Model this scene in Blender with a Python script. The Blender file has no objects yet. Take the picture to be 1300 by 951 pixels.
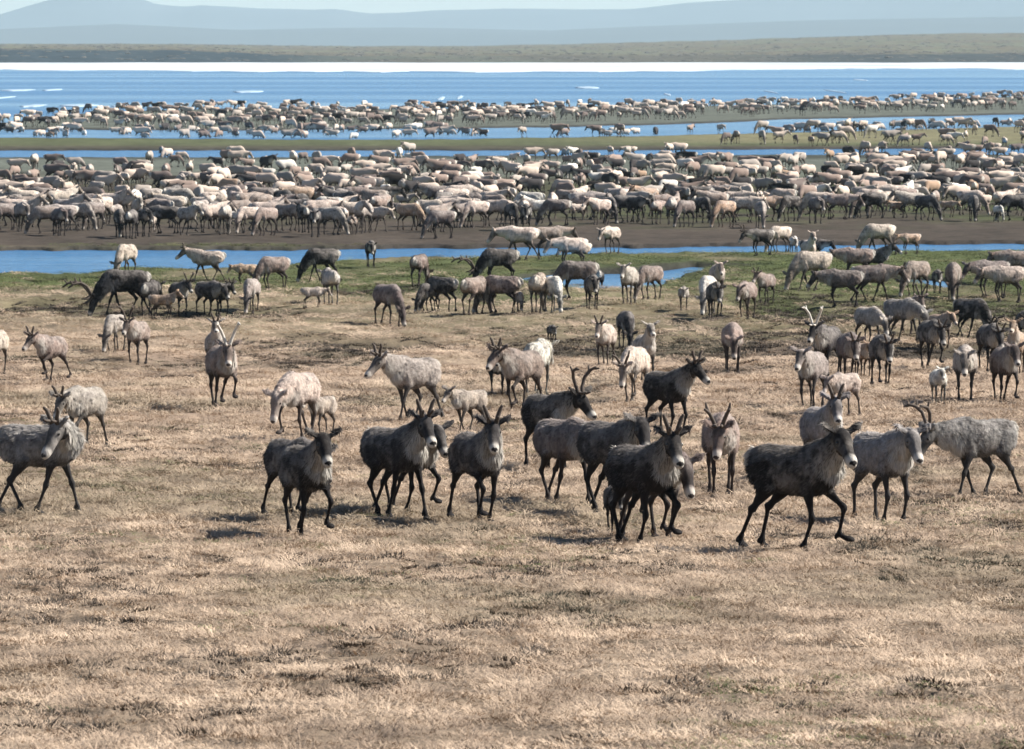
import bpy, bmesh, math, random
import numpy as np
from mathutils import Vector, Matrix, noise as mnoise
R = math.radians
random.seed(7); rng = np.random.RandomState(11)
SC = bpy.context.scene
COL = SC.collection
# ------------------------------------------------------------------ camera, sky, sun, exposure
CAMH = 8.3; F = 7222.0; CX, CY = 650.0, 475.5; HOR = 55.0
PITCH = math.atan((CY - HOR) / F)
cam = bpy.data.cameras.new('camera'); cam.lens = 200; cam.sensor_width = 36
cam.clip_start = 0.5; cam.clip_end = 80000
cam.dof.use_dof = True; cam.dof.focus_distance = 72; cam.dof.aperture_fstop = 11
camo = bpy.data.objects.new('camera', cam); COL.objects.link(camo)
camo.location = (0, 0, CAMH); camo.rotation_euler = (R(90) - PITCH, 0, 0)
SC.camera = camo
SUN_EL = R(41); SUN_AZ = R(90 - 10)      # compass angle from +Y towards +X
w = bpy.data.worlds.new('World'); SC.world = w; w.use_nodes = True
nt = w.node_tree; nt.nodes.clear()
sky = nt.nodes.new('ShaderNodeTexSky'); sky.sky_type = 'NISHITA'; sky.sun_disc = False
sky.sun_elevation = SUN_EL; sky.sun_rotation = SUN_AZ
sky.altitude = 0; sky.air_density = 0.8; sky.dust_density = 0.3; sky.ozone_density = 2.0
bg = nt.nodes.new('ShaderNodeBackground'); bg.inputs[1].default_value = 0.05
wo = nt.nodes.new('ShaderNodeOutputWorld')
nt.links.new(sky.outputs[0], bg.inputs[0]); nt.links.new(bg.outputs[0], wo.inputs[0])
sd = Vector((math.sin(SUN_AZ) * math.cos(SUN_EL), math.cos(SUN_AZ) * math.cos(SUN_EL), math.sin(SUN_EL)))
sl = bpy.data.lights.new('sun', 'SUN'); sl.energy = 5.0; sl.angle = R(0.53); sl.color = (1.0, 0.95, 0.87)
so = bpy.data.objects.new('sun', sl); COL.objects.link(so)
so.rotation_euler = sd.to_track_quat('Z', 'Y').to_euler(); so.location = (60, 0, 60)
vs = SC.view_settings; vs.view_transform = 'Standard'; vs.look = 'None'; vs.exposure = 1.1; vs.gamma = 1
vs.use_curve_mapping = False
SC.cycles.max_bounces = 5; SC.cycles.diffuse_bounces = 1; SC.cycles.glossy_bounces = 2
SC.cycles.volume_bounces = 1; SC.cycles.transparent_max_bounces = 8

# ------------------------------------------------------------------ numpy noise and terrain
_perm = rng.rand(256, 256).astype(np.float64)
def vnoise(x, y):
    xi = np.floor(x).astype(int); yi = np.floor(y).astype(int)
    fx = x - xi; fy = y - yi
    fx = fx * fx * (3 - 2 * fx); fy = fy * fy * (3 - 2 * fy)
    a = _perm[xi % 256, yi % 256]; b = _perm[(xi + 1) % 256, yi % 256]
    c = _perm[xi % 256, (yi + 1) % 256]; d = _perm[(xi + 1) % 256, (yi + 1) % 256]
    return (a * (1 - fx) + b * fx) * (1 - fy) + (c * (1 - fx) + d * fx) * fy
def fbm(x, y, o=4):
    s = 0; a = .5; t = 0
    for i in range(o):
        s = s + a * vnoise(x * 2 ** i + 17.3 * i, y * 2 ** i + 5.1 * i); t += a; a *= .5
    return s / t
def sstep(a, b, v):
    t = np.clip((v - a) / (b - a), 0, 1); return t * t * (3 - 2 * t)

PD = np.array([-200, 0, 15, 30, 37, 57, 70, 85, 100, 115, 130, 160, 200, 230, 2000.])
PZ = np.array([6.7, 6.7, 5.3, 4.25, 3.85, 3.1, 2.75, 2.35, 1.9, 1.4, .92, .38, .08, 0, 0])
_dd = np.linspace(-200, 400, 2401); _zz = np.interp(_dd, PD, PZ)
_k = np.hanning(81); _k /= _k.sum(); _zs = np.convolve(np.pad(_zz, 40, 'edge'), _k, 'valid')
def base_z(Y): return np.interp(Y, _dd, _zs)
cp, sp_ = math.cos(PITCH), math.sin(PITCH)
def ray(px, py):
    a = (px - CX) / F; b = (CY - py) / F
    return Vector((a, cp + b * sp_, -sp_ + b * cp))
def at(px, py):
    """ground point under a pixel of the 1300x951 photograph"""
    d = ray(px, py); lo, hi = 5.0, 6000.0
    for _ in range(60):
        m = (lo + hi) / 2
        z = CAMH + d.z / d.y * m
        if z > float(base_z(m)): lo = m
        else: hi = m
    return Vector((d.x / d.y * m, m, float(base_z(m))))
def y_of(Y, z=0.0):          # pixel row of a point at distance Y, height z
    t = (z - CAMH) / Y
    b = (t * cp + sp_) / (cp - t * sp_)
    return CY - b * F
def x_of(X, Y): return CX + F * X / (Y * cp)

# channel outlines as rows of the photo at z=0, turned into ground distance
def curve(pts):
    xs = np.array([p[0] for p in pts], float); ys = np.array([p[1] for p in pts], float)
    return lambda px: np.interp(px, xs, ys)
CH = [  # (far edge, near edge)
    (curve([(-3000, 314), (0, 314), (330, 314), (640, 311), (800, 311), (1000, 308), (1300, 306), (4000, 306)]),
     curve([(-3000, 352), (0, 347), (60, 346), (110, 344), (150, 336), (250, 338), (330, 336), (370, 331), (450, 328), (640, 325), (780, 320), (1000, 319), (1300, 317), (4000, 317)])),
    (curve([(-3000, 191), (0, 190), (300, 190), (650, 190), (900, 189), (1100, 188), (1300, 187), (4000, 187)]),
     curve([(-3000, 199), (0, 199), (300, 199), (650, 197), (900, 196), (1100, 196), (1300, 196), (4000, 196)])),
    (curve([(-3000, 165), (0, 164), (300, 165), (520, 163), (700, 161), (900, 156), (1000, 151), (1150, 148), (1300, 145), (4000, 140)]),
     curve([(-3000, 174), (0, 174), (300, 176), (520, 177), (700, 174), (860, 171), (980, 168), (1120, 165), (1300, 160), (4000, 156)])),
]
LAKE_NEAR = curve([(-3000, 170), (-300, 166), (-60, 160), (20, 154), (60, 147), (150, 141), (260, 138), (330, 137), (500, 138), (640, 136), (760, 134), (900, 134), (1000, 132), (1100, 130), (1300, 122), (4000, 116)])
SIDE = [([(-3000, 340), (-3000, 340)], None)]
PONDS = [ # smaller water bodies: x range, far, near curves
    (620, 945, curve([(620, 352), (700, 342), (800, 341), (880, 333), (945, 336)]), curve([(620, 353), (660, 358), (720, 367), (780, 370), (840, 360), (862, 348), (900, 341), (945, 338)])),
    (1105, 1255, curve([(1105, 352), (1130, 347), (1200, 349), (1255, 361)]), curve([(1105, 353), (1140, 358), (1200, 365), (1255, 364)])),
    (925, 972, curve([(925, 334), (972, 334)]), curve([(925, 335), (945, 339), (972, 336)])),
]
def channel_mask(px, py):
    """signed: >0 inside water, in pixel rows"""
    m = np.full(px.shape, -99.0)
    wob = (vnoise(px / 23.0, py * 0 + 3) - .5) * 1.6 + (vnoise(px / 7.0, py * 0 + 9) - .5) * .7
    for i, (f, n) in enumerate(CH):
        k = 1.0 if i == 0 else .45
        m = np.maximum(m, np.minimum(py - (f(px) - (0.5, 1.0, 1.0)[i]) - wob * k, n(px) + wob * k * 1.3 - py))
    m = np.maximum(m, LAKE_NEAR(px) + wob * .5 - py)
    for (x0, x1, f, n) in PONDS:
        q = np.minimum(py - f(px) - wob * .6, n(px) + wob - py)
        q = np.where((px > x0) & (px < x1), q, -99); m = np.maximum(m, q)
    return m
SHORE_Y = 2430.0
def terrain(X, Y):
    """height, and helper masks"""
    Yc = np.maximum(Y, 12.0)
    px = x_of(X, Yc); py = y_of(Yc, base_z(Y))
    z = base_z(Y)
    far = sstep(150, 260, Y)
    hum = (fbm(X * .9, Y * .45) - .5) * .16 + (fbm(X * 3.1 + 40, Y * 2.3) - .5) * .09
    und = (fbm(X * .09 + 3, Y * .06 + 8) - .5) * .9 * sstep(80, 120, Y) * (1 - sstep(205, 225, Y))
    z = z + hum * (1 - .75 * far) + und
    # hollows along the bands of damp vegetation and painted shade
    mid_ = (Y > 105) & (Y < 215)
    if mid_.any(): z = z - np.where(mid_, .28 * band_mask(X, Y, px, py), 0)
    z = np.where(Y > 150, np.maximum(z, -.02), z)
    m = channel_mask(px, py)
    bank = .12
    depth = np.where(Y > 172, sstep(-.6, .9, m), 0.0)
    # soft lip
    z = z - depth * (bank + .45)
    # flats get lower right next to water
    return z, m, px, py
def at_ground(px, py):
    """first point of the finished ground under a pixel of the photograph"""
    p = at(px, py); d = ray(px, py); Y = np.linspace(p.y * .86, p.y * 1.12, 160)
    zr = CAMH + d.z / d.y * Y; X = d.x / d.y * Y; z, m, _, _ = terrain(X, Y)
    hit = np.where((z > zr) & (m < .5))[0]
    if len(hit) == 0 or m[hit[0]] > -.5: return p
    k = hit[0]; return Vector((X[k], Y[k], z[k]))
def th(X, Y):
    z, m, _, _ = terrain(np.array([X]), np.array([Y]))
    return float(z[0])

# ------------------------------------------------------------------ material helpers
def mat(name):
    m = bpy.data.materials.new(name); m.use_nodes = True
    n = m.node_tree.nodes; n.clear()
    o = n.new('ShaderNodeOutputMaterial'); b = n.new('ShaderNodeBsdfPrincipled')
    m.node_tree.links.new(b.outputs[0], o.inputs[0])
    return m, m.node_tree, b
def N(t, kind, **kw):
    n = t.nodes.new(kind)
    for k, v in kw.items():
        if k == 'ins':
            for kk, vv in v.items():
                if isinstance(vv, bpy.types.NodeSocket): t.links.new(vv, n.inputs[kk])
                else: n.inputs[kk].default_value = vv
        else: setattr(n, k, v)
    return n
def mix(t, f, a, b, mode='MIX'):
    n = t.nodes.new('ShaderNodeMix'); n.data_type = 'RGBA'; n.blend_type = mode
    for s, v in ((n.inputs[0], f), (n.inputs[6], a), (n.inputs[7], b)):
        if isinstance(v, bpy.types.NodeSocket): t.links.new(v, s)
        else: s.default_value = v if not isinstance(v, tuple) else (*v, 1) if len(v) == 3 else v
    return n.outputs[2]
def math_(t, op, a, b=0.0, c=None, clamp=False):
    n = t.nodes.new('ShaderNodeMath'); n.operation = op; n.use_clamp = clamp
    for i, v in enumerate((a, b) if c is None else (a, b, c)):
        if isinstance(v, bpy.types.NodeSocket): t.links.new(v, n.inputs[i])
        else: n.inputs[i].default_value = v
    return n.outputs[0]
def noise_(t, vec, scale, detail=4, rough=.55):
    n = N(t, 'ShaderNodeTexNoise', ins={'Scale': scale, 'Detail': detail, 'Roughness': rough})
    if vec is not None: t.links.new(vec, n.inputs['Vector'])
    return n.outputs['Fac']
def mapr(t, v, a, b, c=0.0, d=1.0):
    n = N(t, 'ShaderNodeMapRange', ins={'Value': v, 'From Min': a, 'From Max': b, 'To Min': c, 'To Max': d})
    return n.outputs[0]
def scaled(t, vec, s):
    n = N(t, 'ShaderNodeVectorMath', operation='MULTIPLY'); t.links.new(vec, n.inputs[0]); n.inputs[1].default_value = s
    return n.outputs[0]

# ground: zone colours come with the mesh (soil, turf, mud), texture is procedural
def ground_material():
    m, t, b = mat('tundra_ground')
    zc = N(t, 'ShaderNodeVertexColor', layer_name='zone').outputs['Color']
    pos = N(t, 'ShaderNodeNewGeometry').outputs['Position']
    n1 = noise_(t, scaled(t, pos, (1, .5, 1)), 1.1, 6, .65)
    n2 = noise_(t, pos, 9.0, 5, .7)
    n3 = noise_(t, scaled(t, pos, (1, .35, 1)), .22, 4)
    f = math_(t, 'ADD', mapr(t, n1, .3, .7, .62, 1.3), mapr(t, n2, .3, .7, -.3, .3))
    f = math_(t, 'MULTIPLY', f, mapr(t, n3, .35, .65, .82, 1.16))
    cc = N(t, 'ShaderNodeCombineXYZ', ins={0: f, 1: f, 2: f}).outputs[0]
    c = mix(t, 1.0, zc, cc, 'MULTIPLY')
    c = mix(t, mapr(t, n2, .56, .7, 0, .35), c, (.05, .045, .035))
    t.links.new(c, b.inputs['Base Color']); b.inputs['Roughness'].default_value = .95
    b.inputs['Specular IOR Level'].default_value = .1
    bp = N(t, 'ShaderNodeBump', ins={'Strength': .8, 'Distance': .06, 'Height': math_(t, 'ADD', n2, n1)})
    t.links.new(bp.outputs[0], b.inputs['Normal'])
    return m
GM = ground_material()

def grid_mesh(name, X, Y, Z, colours=None, cname='zone', material=None, smooth=True):
    r, c = X.shape
    me = bpy.data.meshes.new(name)
    v = np.stack([X, Y, Z], -1).reshape(-1, 3).astype(np.float32)
    idx = np.arange(r * c).reshape(r, c)
    f = np.stack([idx[:-1, :-1], idx[:-1, 1:], idx[1:, 1:], idx[1:, :-1]], -1).reshape(-1, 4)
    me.vertices.add(len(v)); me.vertices.foreach_set('co', v.ravel())
    me.loops.add(f.size); me.loops.foreach_set('vertex_index', f.ravel().astype(np.int32))
    me.polygons.add(len(f)); me.polygons.foreach_set('loop_start', (np.arange(len(f)) * 4).astype(np.int32))
    me.polygons.foreach_set('use_smooth', np.ones(len(f), bool) if smooth else np.zeros(len(f), bool))
    me.update(calc_edges=True)
    if colours is not None:
        ca = me.color_attributes.new(cname, 'FLOAT_COLOR', 'POINT')
        ca.data.foreach_set('color', colours.reshape(-1, 4).astype(np.float32).ravel())
    if material: me.materials.append(material)
    o = bpy.data.objects.new(name, me); COL.objects.link(o)
    return o

STRAW = np.array([.29, .215, .16]); STRAW2 = np.array([.25, .19, .13]); GREEN = np.array([.060, .076, .028])
BROWN = np.array([.060, .048, .038]); MUD = np.array([.105, .115, .095]); WET = np.array([.035, .032, .03])
DKVEG_SHADE = np.array([.048, .038, .028]); SPIT = np.array([.08, .09, .045])
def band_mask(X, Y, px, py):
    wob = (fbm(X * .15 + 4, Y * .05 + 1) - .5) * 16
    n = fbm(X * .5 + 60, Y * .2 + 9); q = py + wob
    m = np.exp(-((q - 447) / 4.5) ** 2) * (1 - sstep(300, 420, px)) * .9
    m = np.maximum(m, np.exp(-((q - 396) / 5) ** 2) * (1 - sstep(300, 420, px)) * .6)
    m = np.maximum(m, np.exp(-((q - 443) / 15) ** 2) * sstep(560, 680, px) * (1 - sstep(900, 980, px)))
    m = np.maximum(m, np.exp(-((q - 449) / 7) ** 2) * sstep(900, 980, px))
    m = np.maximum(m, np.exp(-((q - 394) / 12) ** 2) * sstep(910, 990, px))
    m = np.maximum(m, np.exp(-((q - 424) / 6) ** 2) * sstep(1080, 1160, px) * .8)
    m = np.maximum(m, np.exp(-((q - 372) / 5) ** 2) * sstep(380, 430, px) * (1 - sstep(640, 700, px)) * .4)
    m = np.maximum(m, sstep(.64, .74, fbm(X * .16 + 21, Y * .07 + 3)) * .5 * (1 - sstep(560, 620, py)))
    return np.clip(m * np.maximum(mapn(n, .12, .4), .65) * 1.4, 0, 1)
def zone_colours(X, Y, z, m, px, py):
    C = np.empty(X.shape + (3,)); C[:] = STRAW
    def lay(col, a):
        nonlocal C
        a = a[..., None]; C = C * (1 - a) + col * a
    n1 = fbm(X * .12, Y * .035); n2 = fbm(X * .35 + 9, Y * .16 + 2)
    wv = (n1 - .5) * 60
    pyw = py + wv
    lay(np.array([.21, .16, .115]), sstep(500, 600, pyw))
    lay(STRAW2, 1 - sstep(400, 470, pyw))
    # dark bands crossing the meadow: damp vegetation, with the hollows' shade painted in
    lay(DKVEG_SHADE, band_mask(X, Y, px, py) * .9)
    lay(DKVEG_SHADE, sstep(.56, .68, n2) * (1 - sstep(560, 640, py)) * .6)
    lay(np.array([.115, .105, .06]), (1 - sstep(405, 440, pyw)) * .65)
    # green strip on the river bank
    g = (1 - sstep(350, 392, pyw)) 
    lay(GREEN, g * mapn(n2, .28, .52) * .9)
    g = np.exp(-((py - 352) / 16) ** 2)
    lay(GREEN, np.clip(g * 1.1 * mapn(n1, .3, .5), 0, 1) * .8)
    lay(GREEN, (1 - sstep(378, 415, py)) * sstep(850, 980, px) * .7 * mapn(n2, .2, .45))
    # far bank of the near river: brown trodden mud with some green behind
    lay(BROWN, 1 - sstep(310, 316, py))
    lay(GREEN * .95, (1 - sstep(262, 292, py + (n2 - .5) * 40)) * (.25 + .5 * sstep(300, 1100, px)))
    lay(BROWN * .9, (1 - sstep(262, 290, py)) * sstep(.5, .6, n2) * .6)
    lay(MUD, 1 - sstep(212, 236, py + (n2 - .5) * 20))
    lay(MUD * .45, 1 - sstep(199, 204, py))
    lay(SPIT, 1 - sstep(192, 198, py))
    lay(np.array([.19, .17, .10]), sstep(170, 175, py) * 0 + (1 - sstep(178, 184, py)) * sstep(600, 1000, px) * .7)
    lay(BROWN, (1 - sstep(192, 198, py)) * np.exp(-((py - 187) / 2.5) ** 2) * .8)
    lay(MUD * .95, 1 - sstep(163, 168, py + (px - 650).clip(0, 9999) * .02))
    lay(WET * 1.3, np.clip(sstep(.0, 2.2, 0 * m), 0, 1))
    # wet soil of the cut banks
    lay(WET, sstep(-1.6, .2, m))
    return np.concatenate([np.clip(C, 0, 1), np.ones(X.shape + (1,))], -1)
def mapn(v, a, b): return np.clip((v - a) / (b - a), 0, 1)

def build_ground():
    pys = np.concatenate([np.arange(990, 400, -1.6), np.arange(400, 205, -.6), np.arange(205, 112, -.3), np.arange(112, 98, -1)])
    # rows: nearer than the frame, then one row per pixel step
    D = []
    for p in pys:
        D.append(at(650, p).y)
    D = np.array(sorted(set(np.round(D, 3))))
    D = np.concatenate([np.linspace(-60, D[0] - .6, 40), D])
    pc = np.concatenate([np.linspace(-14000, -500, 50)[:-1], np.arange(-500, 1800, 5.0), np.linspace(1800, 15000, 50)])
    u = (pc - CX) / F
    Ds = np.maximum(D, 36)[:, None]
    X = u[None, :] * Ds; Y = np.repeat(D[:, None], len(pc), 1)
    z, m, px, py = terrain(X, Y)
    px = np.repeat(pc[None, :], len(D), 0)
    col = zone_colours(X, Y, z, m, px, py)
    o = grid_mesh('ground', X, Y, z, col, 'zone', GM)
    o['kind'] = 'structure'
    return o
build_ground()

# ------------------------------------------------------------------ water, ice
def water_material():
    m, t, b = mat('river_water')
    pos = N(t, 'ShaderNodeNewGeometry').outputs['Position']
    band = noise_(t, scaled(t, pos, (.0016, .012, 1)), 1.0, 3, .6)
    fine = noise_(t, scaled(t, pos, (.04, .22, 1)), 1.0, 4, .6)
    wv = noise_(t, scaled(t, pos, (.9, 2.6, 1)), 1.0, 5, .7)
    big = noise_(t, scaled(t, pos, (.12, .4, 1)), 1.0, 3, .6)
    h = math_(t, 'ADD', math_(t, 'MULTIPLY', wv, .32), math_(t, 'MULTIPLY', big, 1.0))
    bp = N(t, 'ShaderNodeBump', ins={'Strength': 1.0, 'Distance': 1.0, 'Height': h})
    t.links.new(bp.outputs[0], b.inputs['Normal'])
    c = mix(t, mapr(t, band, .42, .6), (.05, .16, .32), (.19, .33, .45))  # sky reflection painted into the base colour as pale and deep blue bands
    c = mix(t, mapr(t, fine, .4, .65, 0, .5), c, (.045, .155, .32))
    t.links.new(c, b.inputs['Base Color'])
    b.inputs['Roughness'].default_value = .22; b.inputs['IOR'].default_value = 1.33
    b.inputs['Specular IOR Level'].default_value = .35
    return m
WM = water_material()
def poly_prism(name, pts, z0, z1, material):
    bm = bmesh.new()
    a = [bm.verts.new((p[0], p[1], z1)) for p in pts]
    f = bm.faces.new(a)
    if z1 > z0:
        r = bmesh.ops.extrude_face_region(bm, geom=[f])
        for v in r['geom']:
            if isinstance(v, bmesh.types.BMVert): v.co.z = z0
    bmesh.ops.recalc_face_normals(bm, faces=bm.faces)
    me = bpy.data.meshes.new(name); bm.to_mesh(me); bm.free(); me.materials.append(material)
    o = bpy.data.objects.new(name, me); COL.objects.link(o); return o
wo_ = poly_prism('water', [(-5200, 166), (5200, 166), (5200, 2600), (-5200, 2600)], -.15, -.15, WM)
wo_['kind'] = 'structure'
m_ice, t, b = mat('snow_ice')
pos = N(t, 'ShaderNodeNewGeometry').outputs['Position']
c = mix(t, mapr(t, noise_(t, scaled(t, pos, (.012, .02, .3)), 1, 5, .7), .38, .6), (.30, .38, .46), (.72, .74, .74))
bp = N(t, 'ShaderNodeBump', ins={'Strength': 1.0, 'Distance': .8, 'Height': noise_(t, scaled(t, pos, (.15, .3, .3)), 1, 5)})
t.links.new(bp.outputs[0], b.inputs['Normal'])
t.links.new(c, b.inputs['Base Color']); b.inputs['Roughness'].default_value = .6
def at_z(px, py, z):
    d = ray(px, py); s = (z - CAMH) / d.z
    return Vector((d.x * s, d.y * s, z))
near = curve([(-4000, 90), (-200, 91), (0, 91.5), (250, 92.5), (500, 93.5), (650, 93.5), (900, 92), (1100, 91), (1300, 89.5), (5000, 88)])
pts = []
for i, px in enumerate(np.arange(-3500, 5000, 12)):
    p = at_z(px, float(near(px)) - 3.0 + (float(vnoise(np.array([px / 40.]), np.array([1.]))[0]) - .5) * 1.6 + (float(vnoise(np.array([px / 170.]), np.array([7.]))[0]) - .5) * 2.6, 0); pts.append((p.x, p.y))
pts += [(3200, 2640), (-3000, 2640)]
ice = poly_prism('ice_sheet', pts, -.5, -.05, m_ice); ice['kind'] = 'structure'

# ------------------------------------------------------------------ far tundra and hills
def far_land():
    px = np.concatenate([np.linspace(-9000, -300, 60)[:-1], np.arange(-300, 1600, 4.0), np.linspace(1600, 10000, 60)])
    v = np.concatenate([np.linspace(0, 1, 60) ** 1.6 * 3600 + SHORE_Y])
    u = (px - CX) / F
    Y = v[:, None] + 0 * u[None, :]; X = u[None, :] * Y
    t = (Y - SHORE_Y) / 3600
    right = sstep(500, 1350, px)[None, :]
    shore = (vnoise(px / 60.0, px * 0) - .5)[None, :] * 60
    Yn = Y - SHORE_Y - shore
    bluff_h = (2.2 + 3.0 * (1 - sstep(150, 480, px)) + 1.0 * sstep(900, 1150, px))[None, :]
    z = bluff_h * sstep(20, 190, Yn) + (3.2 - bluff_h * .2) * sstep(150, 2600, Yn) + 12.5 * right * sstep(300, 3300, Yn)
    z += (fbm(X * .02, Y * .02) - .5) * 2.2 * sstep(60, 240, Yn)
    z += (fbm(X * .07 + 5, Y * .07) - .5) * 1.1 * sstep(30, 100, Yn)
    z -= .4 * (1 - sstep(0, 40, Yn))
    C = np.empty(X.shape + (3,)); C[:] = (.115, .10, .07)
    a = (sstep(.45, .6, fbm(X * .02 + 9, Y * .012)) * .6)[..., None]; C = C * (1 - a) + np.array([.12, .13, .085]) * a
    a = ((1 - sstep(220, 380, Yn + (fbm(X * .03, Y * .03) - .5) * 160)) * (.35 + .65 * (1 - sstep(300, 520, px)[None, :]) + .45 * sstep(880, 1100, px)[None, :]).clip(0, 1))[..., None]
    C = C * (1 - a) + np.array([.035, .045, .05]) * a
    col = np.concatenate([C, np.ones(X.shape + (1,))], -1)
    m, tt, b = mat('far_tundra')
    zc = N(tt, 'ShaderNodeVertexColor', layer_name='zone').outputs['Color']
    pos = N(tt, 'ShaderNodeNewGeometry').outputs['Position']
    n1 = noise_(tt, pos, .12, 5, .7)
    f = mapr(tt, n1, .35, .65, .65, 1.3)
    cc = N(tt, 'ShaderNodeCombineXYZ', ins={0: f, 1: f, 2: f}).outputs[0]
    tt.links.new(mix(tt, 1.0, zc, cc, 'MULTIPLY'), b.inputs['Base Color']); b.inputs['Roughness'].default_value = 1
    b.inputs['Specular IOR Level'].default_value = 0
    o = grid_mesh('far_tundra', X, Y, z, col, 'zone', m); o['kind'] = 'structure'
    return X, Y, z
FX, FY, FZ = far_land()

def hill(name, dist, depth, pts, colour, amp):
    px = np.arange(-2600, 4000, 12.0); f = curve(pts)
    v = np.linspace(0, 1, 14)
    X = (px[None, :] - CX) / F * (dist + v[:, None] * depth); Y = dist + v[:, None] * depth + 0 * px[None, :]
    top = (HOR - f(px)) / F * (dist + depth * .6)
    top = top + CAMH
    prof = np.sin(np.clip(v / .62, 0, 1) * math.pi / 2) ** 1.3 * (1 - .4 * sstep(.65, 1, v))
    z = prof[:, None] * top[None, :] + (fbm(X * .0011, Y * .0006, 5) - .5) * amp * prof[:, None]
    m, tt, b = mat(name + '_slope')
    pos = N(tt, 'ShaderNodeNewGeometry').outputs['Position']
    c = mix(tt, noise_(tt, pos, .0012, 5), tuple(x * .7 for x in colour), tuple(x * 1.3 for x in colour))
    tt.links.new(c, b.inputs['Base Color']); b.inputs['Roughness'].default_value = 1; b.inputs['Specular IOR Level'].default_value = 0
    o = grid_mesh(name, X, Y, z, None, material=m); o['kind'] = 'structure'
hill('distant_hills', 17000, 3000, [(-2600, 20), (-600, 25), (-120, 26), (0, 18), (30, 9), (62, 0), (100, -9), (140, -11), (170, -5), (200, 6), (238, 9), (255, 7), (330, 11), (400, 12), (428, 11), (468, 17), (510, 16), (550, 13), (640, 11), (720, 12), (800, 12), (835, 8), (870, 4), (930, 0), (980, -2), (1090, 0), (1200, -6), (1350, -12), (1800, 0), (4000, 20)], (.06, .07, .085), 14)
hill('near_hills', 12000, 2000, [(-2600, 40), (0, 36), (150, 30), (300, 38), (500, 36), (700, 40), (820, 34), (1000, 28), (1300, 22), (2000, 30), (4000, 40)], (.07, .08, .09), 10)
far_base = poly_prism('plain', [(-9000, 4500), (9000, 4500), (16000, 22000), (-16000, 22000)], -.5, -.5, GM)
far_base['kind'] = 'structure'
ca = far_base.data.color_attributes.new('zone', 'FLOAT_COLOR', 'POINT')
for d in ca.data: d.color = (.17, .165, .12, 1)

# low willow scrub over the far tundra (nobody could count it)
def scrub():
    n = 9000
    r = FX.shape; V = []; Fc = []
    cs = []
    ii = (rng.rand(n) ** 1.7 * (r[0] - 14)).astype(int) + 6; jj = rng.randint(62, r[1] - 62, n)
    bm_v = np.array([(math.cos(a) * q, math.sin(a) * q, h) for q, h in ((1, 0), (1.05, .45), (.6, .85)) for a in np.linspace(0, 2 * math.pi, 7)[:-1]] + [(0, 0, 1.0)])
    bf = []
    for k in range(2):
        for a in range(6): bf.append((k * 6 + a, k * 6 + (a + 1) % 6, (k + 1) * 6 + (a + 1) % 6, (k + 1) * 6 + a))
    tf = [(12 + a, 12 + (a + 1) % 6, 18) for a in range(6)]
    verts = []; faces = []
    for k in range(n):
        if FY[ii[k], 0] - SHORE_Y < 330 and rng.rand() < .8: continue
        s = rng.uniform(.5, 1.3); h = s * rng.uniform(.35, .65)
        vv = bm_v * (s * rng.uniform(1, 2.2), s, h) * (1 + rng.uniform(-.22, .22, (19, 1))) + (FX[ii[k], jj[k]] + rng.uniform(-3, 3), FY[ii[k], jj[k]] + rng.uniform(-4, 4), FZ[ii[k], jj[k]] - .2)
        o = len(verts); verts.extend(map(tuple, vv))
        faces.extend([tuple(q + o for q in f) for f in bf]); faces.extend([tuple(q + o for q in f) for f in tf])
    me = bpy.data.meshes.new('scrub'); me.from_pydata(verts, [], faces)
    m, tt, b = mat('scrub_leaves')
    pos = N(tt, 'ShaderNodeNewGeometry').outputs['Position']
    tt.links.new(mix(tt, noise_(tt, pos, .03, 3), (.05, .05, .04), (.13, .115, .09)), b.inputs['Base Color']); b.inputs['Roughness'].default_value = 1
    me.materials.append(m)
    o = bpy.data.objects.new('willow_scrub', me); COL.objects.link(o)
    o['kind'] = 'stuff'; o['label'] = 'low grey-green willow scrub dotted over the far tundra'; o['category'] = 'shrubs'
scrub()

# ------------------------------------------------------------------ grass
def blade_material(name, cols, green=0.0):
    m, t, b = mat(name)
    pos = N(t, 'ShaderNodeNewGeometry').outputs['Position']
    oi = N(t, 'ShaderNodeObjectInfo')
    n1 = noise_(t, scaled(t, pos, (1, .45, 1)), .9, 5, .65)
    n2 = noise_(t, scaled(t, pos, (1, .6, 1)), .16, 3)
    c = mix(t, mapr(t, n1, .38, .62), cols[0], cols[1])
    c = mix(t, mapr(t, n1, .58, .68, 0, .75), c, cols[2])
    c = mix(t, mapr(t, n2, .53, .62, 0, .55), c, cols[3])
    hv = N(t, 'ShaderNodeHueSaturation', ins={'Value': mapr(t, oi.outputs['Random'], 0, 1, .74, 1.26), 'Color': c})
    t.links.new(hv.outputs[0], b.inputs['Base Color'])
    b.inputs['Roughness'].default_value = .75; b.inputs['Specular IOR Level'].default_value = .2
    return m
STRAWM = blade_material('dry_sedge', [(.56, .425, .31), (.36, .265, .19), (.12, .092, .072), (.24, .20, .135)])
GREENM = blade_material('green_sedge', [(.115, .135, .045), (.075, .095, .033), (.05, .056, .03), (.20, .175, .09)])
DARKM = blade_material('dwarf_heath', [(.052, .040, .032), (.085, .066, .048), (.03, .026, .022), (.075, .072, .042)])
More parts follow.
